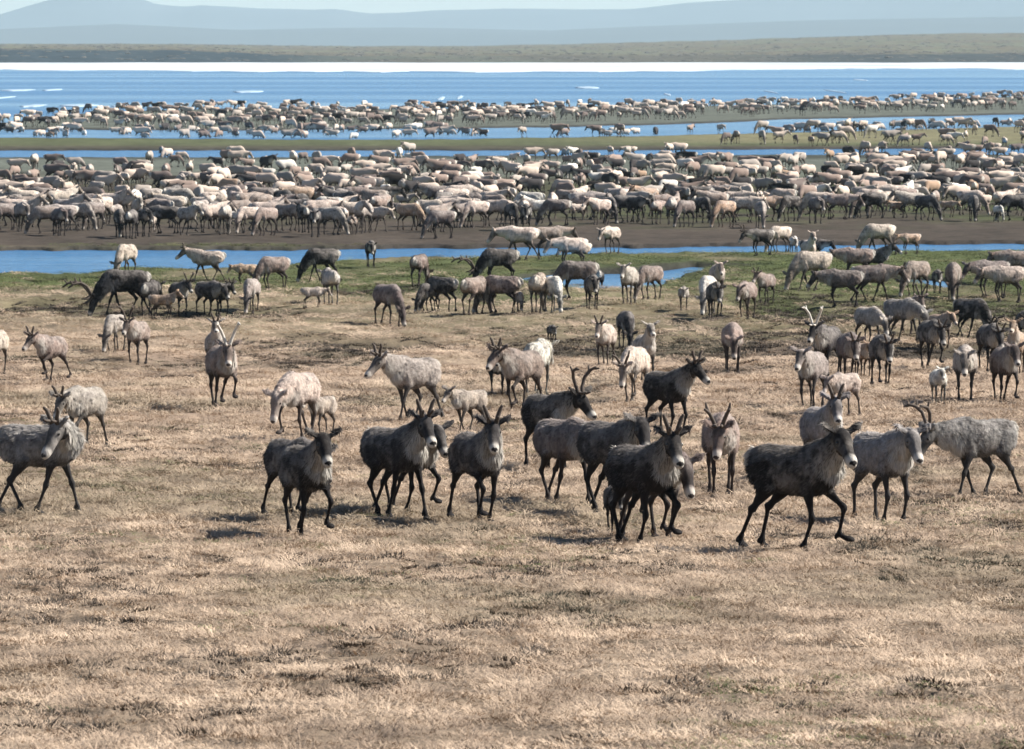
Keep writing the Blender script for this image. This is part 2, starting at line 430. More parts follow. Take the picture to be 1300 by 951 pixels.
def clump(name, n, rad, h0, h1, wid, lean, material, seed):
    r = np.random.RandomState(seed); V = []; Fc = []
    for i in range(n):
        a = r.uniform(0, 6.283); q = rad * math.sqrt(r.rand())
        x, y = q * math.cos(a), q * math.sin(a)
        L = r.uniform(h0, h1); d = a + r.uniform(-1.3, 1.3); ln = r.uniform(lean * .4, lean)
        pa = d + 1.57 + r.uniform(-.6, .6); wx, wy = math.cos(pa), math.sin(pa)
        o = len(V); segs = 3; px, py, pz = x, y, -.01; th_ = r.uniform(.1, .7)
        w0 = wid * r.uniform(.6, 1.3)
        for k in range(segs + 1):
            ww = w0 * (1 - k / segs * .85)
            V.append((px - wx * ww, py - wy * ww, pz)); V.append((px + wx * ww, py + wy * ww, pz))
            th_ += ln / segs
            px += math.cos(d) * math.sin(th_) * L / segs; py += math.sin(d) * math.sin(th_) * L / segs; pz += math.cos(th_) * L / segs
        for k in range(segs): Fc.append((o + 2 * k, o + 2 * k + 1, o + 2 * k + 3, o + 2 * k + 2))
    me = bpy.data.meshes.new(name); me.from_pydata(V, [], Fc); me.materials.append(material)
    return bpy.data.objects.new(name, me)        # instance source, not linked to the scene
def scatter(name, P, rot, scl, idx, sources, label, cat):
    me = bpy.data.meshes.new(name); me.vertices.add(len(P)); me.vertices.foreach_set('co', P.astype(np.float32).ravel())
    for nm, ty, data, key in (('rot', 'FLOAT_VECTOR', rot, 'vector'), ('scl', 'FLOAT_VECTOR', scl, 'vector'), ('pick', 'INT', idx, 'value')):
        a = me.attributes.new(nm, ty, 'POINT'); a.data.foreach_set(key, data.astype(np.int32 if ty == 'INT' else np.float32).ravel())
    me.update()
    o = bpy.data.objects.new(name, me); COL.objects.link(o)
    o['kind'] = 'stuff'; o['label'] = label; o['category'] = cat
    g = bpy.data.node_groups.new(name + '_nodes', 'GeometryNodeTree')
    g.interface.new_socket('Geometry', in_out='INPUT', socket_type='NodeSocketGeometry')
    g.interface.new_socket('Geometry', in_out='OUTPUT', socket_type='NodeSocketGeometry')
    gi = g.nodes.new('NodeGroupInput'); go = g.nodes.new('NodeGroupOutput')
    ip = g.nodes.new('GeometryNodeInstanceOnPoints')
    g.links.new(gi.outputs[0], ip.inputs['Points'])
    gti = g.nodes.new('GeometryNodeGeometryToInstance')
    for s in reversed(sources):
        oi = g.nodes.new('GeometryNodeObjectInfo'); oi.inputs['Object'].default_value = s
        g.links.new(oi.outputs['Geometry'], gti.inputs[0])
    g.links.new(gti.outputs[0], ip.inputs['Instance'])
    ip.inputs['Pick Instance'].default_value = True
    for nm, ty, sk in (('pick', 'INT', 'Instance Index'), ('rot', 'FLOAT_VECTOR', 'Rotation'), ('scl', 'FLOAT_VECTOR', 'Scale')):
        na = g.nodes.new('GeometryNodeInputNamedAttribute'); na.data_type = ty; na.inputs['Name'].default_value = nm
        g.links.new(na.outputs['Attribute'], ip.inputs[sk])
    g.links.new(ip.outputs[0], go.inputs[0])
    md = o.modifiers.new('scatter', 'NODES'); md.node_group = g
    return o
def field(y0, y1, dens, fade=None):
    """random points in the wedge seen by the camera (plus a margin)"""
    half = lambda Y: (650 + 260) / F * Y + 1
    A = (half(y0) + half(y1)) * (y1 - y0); n = int(A * dens)
    t = rng.rand(int(n * 1.0)); Y = np.sqrt(y0 ** 2 + t * (y1 ** 2 - y0 ** 2))
    X = (rng.rand(len(Y)) * 2 - 1) * half(Y)
    return X, Y
def finish(X, Y, s0, s1, tilt=.25):
    z, m, px, py = terrain(X, Y)
    P = np.stack([X, Y, z], -1); n = len(X)
    rot = np.stack([rng.uniform(-tilt, tilt, n), rng.uniform(-tilt, tilt, n), rng.uniform(0, 6.28, n)], -1)
    s = rng.uniform(s0, s1, n)[:, None] * np.ones((1, 3)); s[:, 2] *= rng.uniform(.35, .85, n)
    return P, rot, s, px, py, m
def green_amt(X, Y, py):
    px = x_of(X, Y); n2 = fbm(X * .35 + 9, Y * .16 + 2); n1 = fbm(X * .12, Y * .035)
    return np.clip((1 - sstep(350, 392, py + (n1 - .5) * 60)) * mapn(n2, .28, .52) + np.exp(-((py - 352) / 16) ** 2) * mapn(n1, .3, .5) + (1 - sstep(378, 415, py)) * sstep(850, 980, px) * mapn(n2, .2, .45), 0, 1)
straw_src = [clump('sedge_clump', 110, .20, .04, .12, .0029, 2.4, STRAWM, s) for s in range(4)] + [clump('sedge_tuft', 24, .07, .08, .19, .0026, 1.1, STRAWM, 9)]
parts = []
for (a, b_, d, s0, s1) in ((33, 60, 34, .8, 1.25), (60, 95, 22, .95, 1.5), (95, 140, 12, 1.2, 2.0), (140, 205, 6.0, 1.4, 2.4)):
    X, Y = field(a, b_, d); parts.append((X, Y, s0, s1))
PP, RR, SS, II = [], [], [], []
for X, Y, s0, s1 in parts:
    P, rot, s, px, py, m = finish(X, Y, s0, s1)
    bare = fbm(X * .8 + 31, Y * .38 + 7); g = green_amt(X, Y, py)
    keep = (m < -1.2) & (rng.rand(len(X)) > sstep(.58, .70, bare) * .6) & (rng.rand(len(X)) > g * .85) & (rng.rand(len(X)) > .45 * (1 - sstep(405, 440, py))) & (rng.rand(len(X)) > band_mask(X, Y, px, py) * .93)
    far_k = sstep(95, 140, Y); s[:, 2] *= (1 - .35 * far_k)
    PP.append(P[keep]); RR.append(rot[keep]); SS.append(s[keep])
    II.append(np.where(rng.rand(keep.sum()) < .08, 4, rng.randint(0, 4, keep.sum())))
scatter('dry_grass', np.concatenate(PP), np.concatenate(RR), np.concatenate(SS), np.concatenate(II), straw_src,
        'matted straw-coloured sedge covering the near meadow', 'grass')
green_src = [clump('green_clump', 60, .2, .03, .085, .004, 1.9, GREENM, s + 20) for s in range(3)]
PP, RR, SS, II = [], [], [], []
for (a, b_, d, s0, s1, near_) in ((33, 100, 14, .6, 1.0, True), (140, 235, 5, 1.4, 2.4, False)):
    X, Y = field(a, b_, d); P, rot, s, px, py, m = finish(X, Y, s0, s1)
    if near_: keep = fbm(X * .55 + 77, Y * .3 + 13) > .625 - .05 * sstep(60, 38, Y) * 0
    else: keep = (rng.rand(len(X)) < green_amt(X, Y, py))
    keep &= m < -1.0; s[:, 2] *= .8
    PP.append(P[keep]); RR.append(rot[keep]); SS.append(s[keep]); II.append(rng.randint(0, 3, keep.sum()))
scatter('green_grass', np.concatenate(PP), np.concatenate(RR), np.concatenate(SS), np.concatenate(II), green_src,
        'short green sedge along the river bank and in small patches', 'grass')
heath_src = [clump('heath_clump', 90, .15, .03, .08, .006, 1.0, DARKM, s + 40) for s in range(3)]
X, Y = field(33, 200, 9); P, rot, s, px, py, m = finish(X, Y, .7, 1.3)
keep = ((fbm(X * .8 + 31, Y * .38 + 7) > .54) & (Y < 130)) | (rng.rand(len(X)) < band_mask(X, Y, px, py))  # heath also thickens the meadow bands that carry painted shade
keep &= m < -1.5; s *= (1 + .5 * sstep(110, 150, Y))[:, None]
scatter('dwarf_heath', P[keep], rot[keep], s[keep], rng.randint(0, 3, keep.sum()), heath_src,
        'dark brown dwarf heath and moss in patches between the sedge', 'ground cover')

# ------------------------------------------------------------------ ice floes on the lake
m_floe, t, b = mat('wet_floe_ice')
b.inputs['Base Color'].default_value = (.34, .44, .54, 1); b.inputs['Roughness'].default_value = .5
def floe(px, py, wpx, hpx, label):
    p = at_z(px, py, -.12); L = wpx * .7 / F * p.y / 2; dp = max(hpx * p.y * p.y / (F * CAMH) / 2, 3)
    n = 22; pts = []
    for k in range(n):
        a = k / n * 6.283; q = 1 + random.uniform(-.25, .2)
        pts.append((math.cos(a) * L * q, math.sin(a) * dp * q))
    bm = bmesh.new()
    rings = []
    for (sc_, zz) in ((1.0, -.15), (1.0, .03), (.8, .08), (.4, .10)):
        rings.append([bm.verts.new((x * sc_, y * sc_, zz + random.uniform(-.02, .03) * (zz > .1))) for x, y in pts])
    for r0, r1 in zip(rings, rings[1:]):
        for k in range(n): bm.faces.new((r0[k], r0[(k + 1) % n], r1[(k + 1) % n], r1[k]))
    bm.faces.new(rings[-1]); bm.faces.new(list(reversed(rings[0])))
    me = bpy.data.meshes.new('ice_floe'); bm.to_mesh(me); bm.free(); me.materials.append(m_floe)
    for q in me.polygons: q.use_smooth = True
    o = bpy.data.objects.new('ice_floe', me); COL.objects.link(o); o.location = (p.x, p.y, -.12)
    o['label'] = label; o['category'] = 'ice floe'; o['group'] = 'ice floes drifting on the lake'
for a in ((22, 114.5, 56, 2, 'long thin white ice floe near the left edge of the lake'),
          (66, 114.2, 24, 2, 'short white ice floe just right of the long floe at the left edge'),
          (6, 124, 9, 3, 'small lump of ice at the far left above the herd'),
          (42, 134.5, 34, 3, 'white ice floe just behind the leftmost caribou on the gravel bar'),
          (100, 134, 60, 2.4, 'middle one of three ice floes in line behind the herd at left'),
          (158, 134.6, 50, 2.2, 'rightmost of three ice floes in line behind the herd at left'),
          (315, 116.5, 54, 2.2, 'long flat ice floe left of centre in the open lake'),
          (560, 125, 10, 4, 'small rounded ice lump left of its twin near the lake centre'),
          (584, 123.5, 9, 4, 'small rounded ice lump right of its twin near the lake centre'),
          (746, 111.2, 40, 2.2, 'flat ice floe right of centre in the open lake'),
          (1092, 101.6, 16, 1.6, 'farthest small ice floe near the white shore ice at right'),
          (847, 120, 9, 2.5, 'tiny ice lump behind the herd right of centre'),
          (979, 117, 7, 3, 'tiny ice lump behind the herd towards the right'),
          (1059, 116, 7, 4, 'bright tiny ice lump behind the herd at far right')): floe(*a)
# ------------------------------------------------------------------ caribou
def coat_material():
    m, t, b = mat('caribou_coat')
    oi = N(t, 'ShaderNodeObjectInfo')
    vcn = N(t, 'ShaderNodeVertexColor', layer_name='mask'); vc = vcn.outputs['Color']
    sep = N(t, 'ShaderNodeSeparateColor'); t.links.new(vc, sep.inputs[0])
    tc = N(t, 'ShaderNodeTexCoord').outputs['Object']
    off = N(t, 'ShaderNodeVectorMath', operation='ADD'); t.links.new(tc, off.inputs[0])
    rv = math_(t, 'MULTIPLY', oi.outputs['Random'], 37.0)
    t.links.new(N(t, 'ShaderNodeCombineXYZ', ins={0: rv, 1: rv, 2: rv}).outputs[0], off.inputs[1])
    v = off.outputs[0]
    n1 = noise_(t, v, 2.6, 5, .65); n2 = noise_(t, scaled(t, v, (1, 1, .45)), 17, 5, .75); n3 = noise_(t, scaled(t, v, (1, 1, 1.5)), 3.6, 5, .7)
    base = oi.outputs['Color']
    lum = N(t, 'ShaderNodeRGBToBW'); t.links.new(base, lum.inputs[0])
    dark = mix(t, 1.0, base, (.16, .14, .14), 'MULTIPLY')
    light = mix(t, .28, mix(t, .6, base, (1, .9, .82), 'SCREEN') if False else base, (.62, .55, .48))
    c = mix(t, mapr(t, n1, .49, .60, 0, .8), base, light)
    pm = math_(t, 'ADD', n1, math_(t, 'MULTIPLY', math_(t, 'SUBTRACT', n2, .5), .22))
    c = mix(t, math_(t, 'MULTIPLY', mapr(t, pm, .56, .60, 0, .8), sep.outputs[2]), c, mix(t, .4, base, (.40, .36, .33)))
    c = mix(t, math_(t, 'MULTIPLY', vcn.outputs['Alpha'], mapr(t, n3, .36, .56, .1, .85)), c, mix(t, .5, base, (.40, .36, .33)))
    c = mix(t, math_(t, 'MULTIPLY', mapr(t, n3, .50, .64, 0, .8), sep.outputs[2]), c, dark)
    f2 = mapr(t, n2, .3, .7, .48, 1.55)
    c = mix(t, 1.0, c, N(t, 'ShaderNodeCombineXYZ', ins={0: f2, 1: f2, 2: f2}).outputs[0], 'MULTIPLY')
    dk2 = mix(t, .10, (.012, .010, .010), base)
    c = mix(t, sep.outputs[0], c, dk2)
    pale = mix(t, .35, (.60, .55, .48), mix(t, n2, (.3, .27, .23), (.8, .76, .7)))
    c = mix(t, math_(t, 'MULTIPLY', sep.outputs[1], oi.outputs['Alpha']), c, pale)
    t.links.new(c, b.inputs['Base Color']); b.inputs['Roughness'].default_value = .8
    b.inputs['Specular IOR Level'].default_value = .15
    bp = N(t, 'ShaderNodeBump', ins={'Strength': .6, 'Distance': .02, 'Height': n2})
    t.links.new(bp.outputs[0], b.inputs['Normal'])
    return m
COAT = coat_material()
m_ant, t, b = mat('velvet_antler')
tc = N(t, 'ShaderNodeTexCoord').outputs['Object']
t.links.new(mix(t, noise_(t, tc, 14, 3), (.035, .026, .02), (.12, .09, .07)), b.inputs['Base Color']); b.inputs['Roughness'].default_value = .85
m_ant2, t, b = mat('bare_antler')
tc = N(t, 'ShaderNodeTexCoord').outputs['Object']
t.links.new(mix(t, noise_(t, tc, 14, 3), (.42, .38, .32), (.6, .56, .5)), b.inputs['Base Color']); b.inputs['Roughness'].default_value = .6
m_eye, t, b = mat('eye_gloss')
b.inputs['Base Color'].default_value = (.006, .005, .005, 1); b.inputs['Roughness'].default_value = .12

def tube(V, Fc, pts, rads, ref, n=14, cap=True):
    pts = [Vector(p) for p in pts]; rads = [r if isinstance(r, tuple) else (r, r) for r in rads]
    if cap:
        d0 = (pts[0] - pts[1]).normalized(); d1 = (pts[-1] - pts[-2]).normalized()
        r0, r1 = rads[0], rads[-1]
        pts = [pts[0] + d0 * min(r0) * .6] + pts + [pts[-1] + d1 * min(r1) * .6]
        rads = [(r0[0] * .5, r0[1] * .5)] + rads + [(r1[0] * .5, r1[1] * .5)]
    ref = Vector(ref); rings = []
    for i, p in enumerate(pts):
        a = pts[max(i - 1, 0)]; c = pts[min(i + 1, len(pts) - 1)]
        tg = (c - a).normalized()
        s = (ref - tg * ref.dot(tg)).normalized(); u = tg.cross(s)
        o = len(V); rings.append(o)
        for k in range(n):
            an = 6.2832 * k / n
            V.append(tuple(p + s * math.cos(an) * rads[i][0] + u * math.sin(an) * rads[i][1]))
    for q in range(len(rings) - 1):
        for k in range(n):
            k2 = (k + 1) % n
            Fc.append((rings[q] + k, rings[q] + k2, rings[q + 1] + k2, rings[q + 1] + k))
    Fc.append(tuple(reversed(range(rings[0], rings[0] + n)))); Fc.append(tuple(range(rings[-1], rings[-1] + n)))

def two_bone(a, b, l1, l2, bend):
    """joint position between a and b, bending towards the sign of bend along +X"""
    d = b - a; L = d.length; L2 = min(L, (l1 + l2) * .998)
    if L > L2: b = a + d.normalized() * L2; d = b - a; L = L2
    c = (l1 * l1 - l2 * l2 + L * L) / (2 * L); h = math.sqrt(max(l1 * l1 - c * c, 0))
    dn = d.normalized(); perp = Vector((0, 1, 0)).cross(dn)
    if perp.x * bend < 0: perp.negate()
    perp.normalize()
    return a + dn * c + perp * h, b

LEGS = {  # (dx, lift) for front left, front right, hind left, hind right
    'stand': ((.02, 0), (-.04, 0), (.03, 0), (-.06, 0)),
    'stride': ((.20, 0), (-.22, 0), (-.20, 0), (.20, 0)),
    'walk': ((.22, .16), (-.12, 0), (-.20, 0), (.10, 0)),
    'walk_b': ((-.14, 0), (.22, .14), (.14, 0), (-.24, .03)),
    'trot': ((.26, .24), (-.20, .06), (-.26, .10), (.18, .0)),
    'trot_b': ((-.20, .03), (.24, .22), (.20, 0), (-.26, .12)),
    'prance': ((.30, .13), (-.06, 0), (-.12, .0), (-.22, .02)),
    'spread': ((.12, 0), (.05, 0), (-.14, 0), (-.04, 0)),
}
HEADS = {  # neck elevation, neck length, head pitch (down)
    'alert': (37, .42, 32), 'high': (54, .44, 20), 'level': (20, .42, 36), 'low': (-2, .44, 50), 'lower': (-24, .48, 62), 'graze': (-57, .60, 66), 'turn': (22, .36, 48)}

def skeleton(legs, head, yaw, calf=False):
    S = {}
    el, L, hp = HEADS[head]; el = R(el); y = R(yaw)
    B = Vector((.34, 0, .95))
    nd = Vector((math.cos(el) * math.cos(y * .75), math.cos(el) * math.sin(y * .75), math.sin(el)))
    if calf: L *= .82
    P = B + nd * L
    hp = R(hp); y2 = y
    h = Vector((math.cos(hp) * math.cos(y2), math.cos(hp) * math.sin(y2), -math.sin(hp)))
    side = Vector((-math.sin(y2), math.cos(y2), 0)); up = h.cross(side)
    if up.z < 0: up = -up
    S['B'] = B; S['P'] = P; S['h'] = h; S['side'] = side; S['up'] = up
    S['mid'] = Vector((.50, 0, .985 if el > 0 else .90)) * .5 + (B + nd * L * .55) * .5
    legl = []
    for k, (dx, lf) in enumerate(LEGS[legs]):
        front = k < 2; sy = 1 if k % 2 == 0 else -1
        if front:
            A0 = Vector((.27, .105 * sy, .86)); A = Vector((.22 + dx * .12, .13 * sy, .66))
            hoof = Vector((.26 + dx, .115 * sy, 0 + lf)); back = .03 + (.09 if lf > .05 else 0)
            fet = hoof + Vector((-back, 0, .105 - (.03 if lf > .05 else 0)))
            J, fet = two_bone(A, fet, .305, .275, 1)
        else:
            A0 = Vector((-.36, .115 * sy, .90)); A = Vector((-.22 + dx * .25, .155 * sy, .655))
            hoof = Vector((-.38 + dx, .12 * sy, 0 + lf)); back = .025 + (.08 if lf > .05 else 0)
            fet = hoof + Vector((-back, 0, .11 - (.03 if lf > .05 else 0)))
            J, fet = two_bone(A, fet, .30, .335, -1)
        legl.append((front, A0, A, J, fet, hoof + Vector((0, 0, .012))))
    S['legs'] = legl
    return S

def add_fur(me, co, no, mask, bare, mane, n, seed):
    """coarse guard hairs over trunk and neck, longest under the throat"""
    r = np.random.RandomState(int(seed * 10) + 3)
    ok = np.where(~bare)[0]; wt = 1 + 1.5 * mane[ok]; idx = r.choice(ok, n, p=wt / wt.sum())
    base = co[idx]; nn = no[idx]
    flow = np.array([-.75, 0, -.65]) + r.uniform(-.3, .3, (n, 3)); flow[:, 2] -= mane[idx] * .9; flow[:, 0] += mane[idx] * .5
    flow -= nn * (flow * nn).sum(1, keepdims=True); flow /= np.linalg.norm(flow, axis=1, keepdims=True) + 1e-6
    L = (r.uniform(.025, .065, n) + mane[idx] * r.uniform(.02, .08, n))[:, None]
    d = flow + nn * r.uniform(.12, .5, (n, 1)); s = np.cross(flow, nn) * r.uniform(.0035, .009, (n, 1))
    base = base - nn * .003 + r.uniform(-.006, .006, (n, 3))
    V = np.stack([base - s, base + s, base + d * L], 1).reshape(-1, 3)
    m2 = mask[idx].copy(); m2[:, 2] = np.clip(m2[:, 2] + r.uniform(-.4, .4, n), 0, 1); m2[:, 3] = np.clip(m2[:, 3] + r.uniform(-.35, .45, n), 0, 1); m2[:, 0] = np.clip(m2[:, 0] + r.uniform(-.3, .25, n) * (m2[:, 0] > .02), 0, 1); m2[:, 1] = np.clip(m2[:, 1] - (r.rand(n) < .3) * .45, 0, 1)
    nv = len(co)
    npoly = len(me.polygons); ls = np.empty(npoly, np.int32); me.polygons.foreach_get('loop_start', ls)
    vi = np.empty(len(me.loops), np.int32); me.loops.foreach_get('vertex_index', vi)
    out = bpy.data.meshes.new('caribou_body'); allv = np.concatenate([co, V]).astype(np.float32)
    out.vertices.add(len(allv)); out.vertices.foreach_set('co', allv.ravel())
    vi2 = np.concatenate([vi, nv + np.arange(3 * n)]).astype(np.int32); out.loops.add(len(vi2)); out.loops.foreach_set('vertex_index', vi2)
    ls2 = np.concatenate([ls, len(vi) + 3 * np.arange(n)]).astype(np.int32); out.polygons.add(len(ls2)); out.polygons.foreach_set('loop_start', ls2)
    out.update(calc_edges=True); bpy.data.meshes.remove(me)
    return out, np.concatenate([mask, np.repeat(m2, 3, 0)])

def caribou_mesh(legs, head, yaw, vox, keep=1.0, calf=False, fluff=1.0, seed=0, hairs=0):
    S = skeleton(legs, head, yaw, calf)
    V, Fc = [], []
    T = [(-.575, .955, .05, .08), (-.545, .94, .12, .135), (-.47, .905, .175, .195), (-.36, .878, .208, .218), (-.21, .852, .23, .235), (-.04, .834, .245, .255),
         (.10, .836, .24, .262), (.22, .856, .22, .268), (.34, .88, .185, .24), (.43, .89, .14, .185), (.50, .90, .08, .12)]
    fat = .80 if calf else .90
    tube(V, Fc, [(x, 0, z) for x, z, _, _ in T], [(a * fat, c * (.86 if calf else .99)) for _, _, a, c in T], (0, 1, 0), 22)
    tube(V, Fc, [(.10, 0, 1.0), (.23, 0, 1.035), (.34, 0, .99)], [(.06, .075), (.075, .085), (.06, .08)], (0, 1, 0))      # withers
    # neck with hanging mane
    B, P, h, sd_, up = S['B'], S['P'], S['h'], S['side'], S['up']
    n0 = Vector((.22, 0, .93)); mid = S['mid']; kf = .72 if calf else 1.0
    pts = []; rr = []
    for k in range(8):
        q = k / 7
        p = n0 * (1 - q) ** 2 + 2 * mid * q * (1 - q) + (P - h * .01) * q * q
        pts.append(p); rr.append(((.155 * (1 - q) + .085 * q) * kf, (.22 * (1 - q) + .12 * q) * kf))
    tube(V, Fc, pts, rr, sd_ * .5 + Vector((0, 1, 0)) * .5, 16)
    if not calf:
        dn = -(up * .6 + Vector((0, 0, .4)))
        tube(V, Fc, [p + dn * (.05 + .03 * math.sin(k)) for k, p in enumerate(pts[1:7])], [(.10, .13), (.095, .13), (.085, .12), (.075, .11), (.065, .10), (.055, .08)], sd_ * .5 + Vector((0, 1, 0)) * .5)
    # head
    hs = 1.06 if not calf else .9
    H = [(-.07, 0, .06, .065), (-.02, .01, .083, .092), (.05, .012, .09, .098), (.11, .006, .086, .092), (.17, -.004, .070, .078), (.24, -.014, .062, .068), (.31, -.02, .062, .065), (.365, -.022, .057, .061), (.405, -.028, .042, .046)]
    tube(V, Fc, [P + h * x * hs + up * z for x, z, _, _ in H], [(a * hs, c * hs) for _, _, a, c in H], sd_, 14)
    # brow ridges, jaw
    for s in (1, -1):
        tube(V, Fc, [P + h * .07 * hs + up * .055 + sd_ * s * .05, P + h * .13 * hs + up * .045 + sd_ * s * .058], [.03, .025], sd_, 8)
        e0 = P - h * .01 + up * .055 + sd_ * s * .062
        ed = (sd_ * s * .80 + up * .52 - h * .22).normalized()
        es = 1.12 if not calf else 1.0
        tube(V, Fc, [e0, e0 + ed * .045 * es, e0 + ed * .10 * es, e0 + ed * .14 * es, e0 + ed * .17 * es],
             [(.024, .022), (.046, .017), (.054, .015), (.038, .013), (.012, .010)], up.cross(ed), 10)
    # legs
    lf = .9 if not calf else .85
    for front, A0, A, J, Ft, Hf in S['legs']:
        if front:
            tube(V, Fc, [A0, A0.lerp(A, .5), A, A.lerp(J, .35), A.lerp(J, .75), J], [(.08, .125), (.075, .105), (.058, .078), (.038, .048), (.027, .031), (.038, .043)], (0, 1, 0), 12)
            tube(V, Fc, [J, J.lerp(Ft, .3), J.lerp(Ft, .8), Ft], [.038, .022, .021, .033], (0, 1, 0), 10)
        else:
            tube(V, Fc, [A0, A0.lerp(A, .5), A, A.lerp(J, .35), A.lerp(J, .75), J], [(.11, .20), (.102, .185), (.082, .135), (.050, .072), (.030, .040), (.034, .050)], (0, 1, 0), 12)
            tube(V, Fc, [J + Vector((-.015, 0, .02)), J.lerp(Ft, .2), J.lerp(Ft, .8), Ft], [.037, .024, .022, .034], (0, 1, 0), 10)
        hd = (Hf - Ft); toe = Vector((.05, 0, -.004))
        tube(V, Fc, [Ft, Ft.lerp(Hf, .55), Hf + Vector((0, 0, .02))], [.031, .027, .038], (0, 1, 0), 10)
        tube(V, Fc, [Hf + Vector((-.02, 0, .022)), Hf + Vector((.02, 0, .018)), Hf + toe + Vector((0, 0, .010))], [(.050, .034), (.056, .030), (.042, .020)], (0, 1, 0), 10)
        tube(V, Fc, [Ft + Vector((-.025, 0, -.01)), Ft + Vector((-.045, 0, -.045))], [.028, .022], (0, 1, 0), 8)      # dew claws
    # tail
    tube(V, Fc, [(-.55, 0, 1.03), (-.615, 0, .97), (-.63, 0, .88)], [.035, .04, .022], (0, 1, 0), 8)
    me = bpy.data.meshes.new('tmp'); me.from_pydata(V, [], Fc); me.update()
    bm = bmesh.new(); bm.from_mesh(me); bmesh.ops.recalc_face_normals(bm, faces=bm.faces); bm.to_mesh(me); bm.free()
    o = bpy.data.objects.new('tmp', me); COL.objects.link(o)
    rm = o.modifiers.new('r', 'REMESH'); rm.mode = 'VOXEL'; rm.voxel_size = vox; rm.use_smooth_shade = True
    sm = o.modifiers.new('s', 'SMOOTH'); sm.factor = .5; sm.iterations = 4 if vox < .018 else 2
    if keep < 1:
        dc = o.modifiers.new('d', 'DECIMATE'); dc.ratio = keep
    dg = bpy.context.evaluated_depsgraph_get(); dg.update()
    out = bpy.data.meshes.new_from_object(o.evaluated_get(dg)); bpy.data.objects.remove(o); bpy.data.meshes.remove(me)
    out.name = 'caribou_body'
    nv = len(out.vertices); co = np.empty(nv * 3, np.float32); out.vertices.foreach_get('co', co); co = co.reshape(-1, 3).astype(float)
    no = np.empty(nv * 3, np.float32); out.vertices.foreach_get('normal', no); no = no.reshape(-1, 3)
    # ---- classify
    def seg(a, b_):
        a = np.array(a); b_ = np.array(b_); d = b_ - a; t = np.clip(((co - a) @ d) / (d @ d), 0, 1)
        return np.linalg.norm(co - (a + t[:, None] * d), axis=1), t
    dh, thd = seg(P - h * .06, P + h * .42 * hs); dh = dh - .085
    dn_, tn = seg(n0, P - h * .04); dn_ = dn_ - (.19 * (1 - tn) + .09 * tn)
    dt, _ = seg((-.47, 0, .9), (.34, 0, .88)); dt = dt - .23
    isleg = np.zeros(nv); dleg = np.full(nv, 9.0)
    for front, A0, A, J, Ft, Hf in S['legs']:
        d1, _ = seg(A, J); d2, _ = seg(J, Ft); d3, _ = seg(Ft, Hf)
        dleg = np.minimum(dleg, np.minimum(np.minimum(d1 - .02, d2), d3) - .03)
        isleg = np.maximum(isleg, (np.minimum(np.minimum(d1 - .02, d2), d3) < .075).astype(float))
    z = co[:, 2]; x = co[:, 0]
    r = mnoise
    nz = np.array([r.noise(Vector(c) * 6.0 + Vector((seed, 0, 0))) for c in co])
    nz2 = np.array([r.noise(Vector((c[0], c[1], c[2] * .5)) * 22.0) for c in co])
    head_m = (dh < np.minimum(dn_, dt)) & (dh < .12) & (dh < dleg)
    # R: dark legs, face, lower flank
    Rm = np.zeros(nv); Gm = np.zeros(nv)
    leg = isleg * sstep(.74, .58, z + nz * .06)
    Rm = np.maximum(Rm, leg)
    Rm = np.maximum(Rm, sstep(.73, .64, z + nz * .08) * .65 * (x > -.44))
    face = head_m * sstep(-.05, .3, thd + nz * .10) * (.78 + .5 * nz)
    Rm = np.maximum(Rm, face * .9)
    # pale muzzle, throat/mane, rump, belly edge, hoof band
    muz = head_m * sstep(.74, .90, thd + nz * .03) * .85
    Rm = np.where(head_m, Rm * (1 - sstep(.70, .84, thd + nz * .03)), Rm)
    er = [np.linalg.norm(co - np.array(P + h * .115 * hs + sd_ * s * .078 * hs + up * .035), axis=1) for s in (1, -1)]
    er = np.minimum(er[0], er[1])
    Gm = np.maximum(Gm, head_m * np.exp(-((er - .034) / .012) ** 2) * .12); Rm = Rm * (1 - head_m * np.exp(-((er - .034) / .012) ** 2) * .12)
    nose = head_m * ((co - np.array(P)) @ np.array(h) > .395 * hs) * (((co - np.array(P)) @ np.array(up)) > -.012)
    Gm = np.maximum(Gm, muz)
    Rm = np.where(nose > 0, .95, Rm); Gm = np.where(nose > 0, 0, Gm)
    q = (co - (np.array(n0) + tn[:, None] * (np.array(P) - np.array(n0)))) @ (-np.array(up))
    mane = (~head_m) * sstep(-.02, .10, q + nz * .05) * sstep(.16, .34, tn) * (x > .28) * (dn_ < .13) * (dn_ < dleg + .05)
    Gm = np.maximum(Gm, mane * .95)
    Gm = np.maximum(Gm, sstep(-.51, -.565, x + nz * .02) * (z > .74))
    Gm = np.maximum(Gm, sstep(.055, .03, z) * 0)
    Bm = np.clip(.75 + nz, 0, 1)
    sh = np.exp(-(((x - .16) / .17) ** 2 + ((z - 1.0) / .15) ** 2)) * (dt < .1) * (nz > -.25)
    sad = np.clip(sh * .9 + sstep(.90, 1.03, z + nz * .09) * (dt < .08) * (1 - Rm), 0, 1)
    # shaggy silhouette
    amp = np.where(isleg > 0, .002, .011) * fluff; amp = np.where(head_m, .002, amp); amp = amp + mane * .02 * fluff
    co2 = co + no * ((nz2 * .9 + nz * .5) * amp)[:, None]
    out.vertices.foreach_set('co', co2.astype(np.float32).ravel())
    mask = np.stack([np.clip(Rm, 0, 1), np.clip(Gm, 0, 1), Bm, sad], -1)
    if hairs: out, mask = add_fur(out, co2, no, mask, (isleg > 0) & (z < .62) | head_m, mane, hairs, seed)
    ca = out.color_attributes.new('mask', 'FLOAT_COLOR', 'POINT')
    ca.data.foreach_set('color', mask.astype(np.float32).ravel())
    out.polygons.foreach_set('use_smooth', np.ones(len(out.polygons), bool))
    out.materials.clear(); out.materials.append(COAT); out.update()
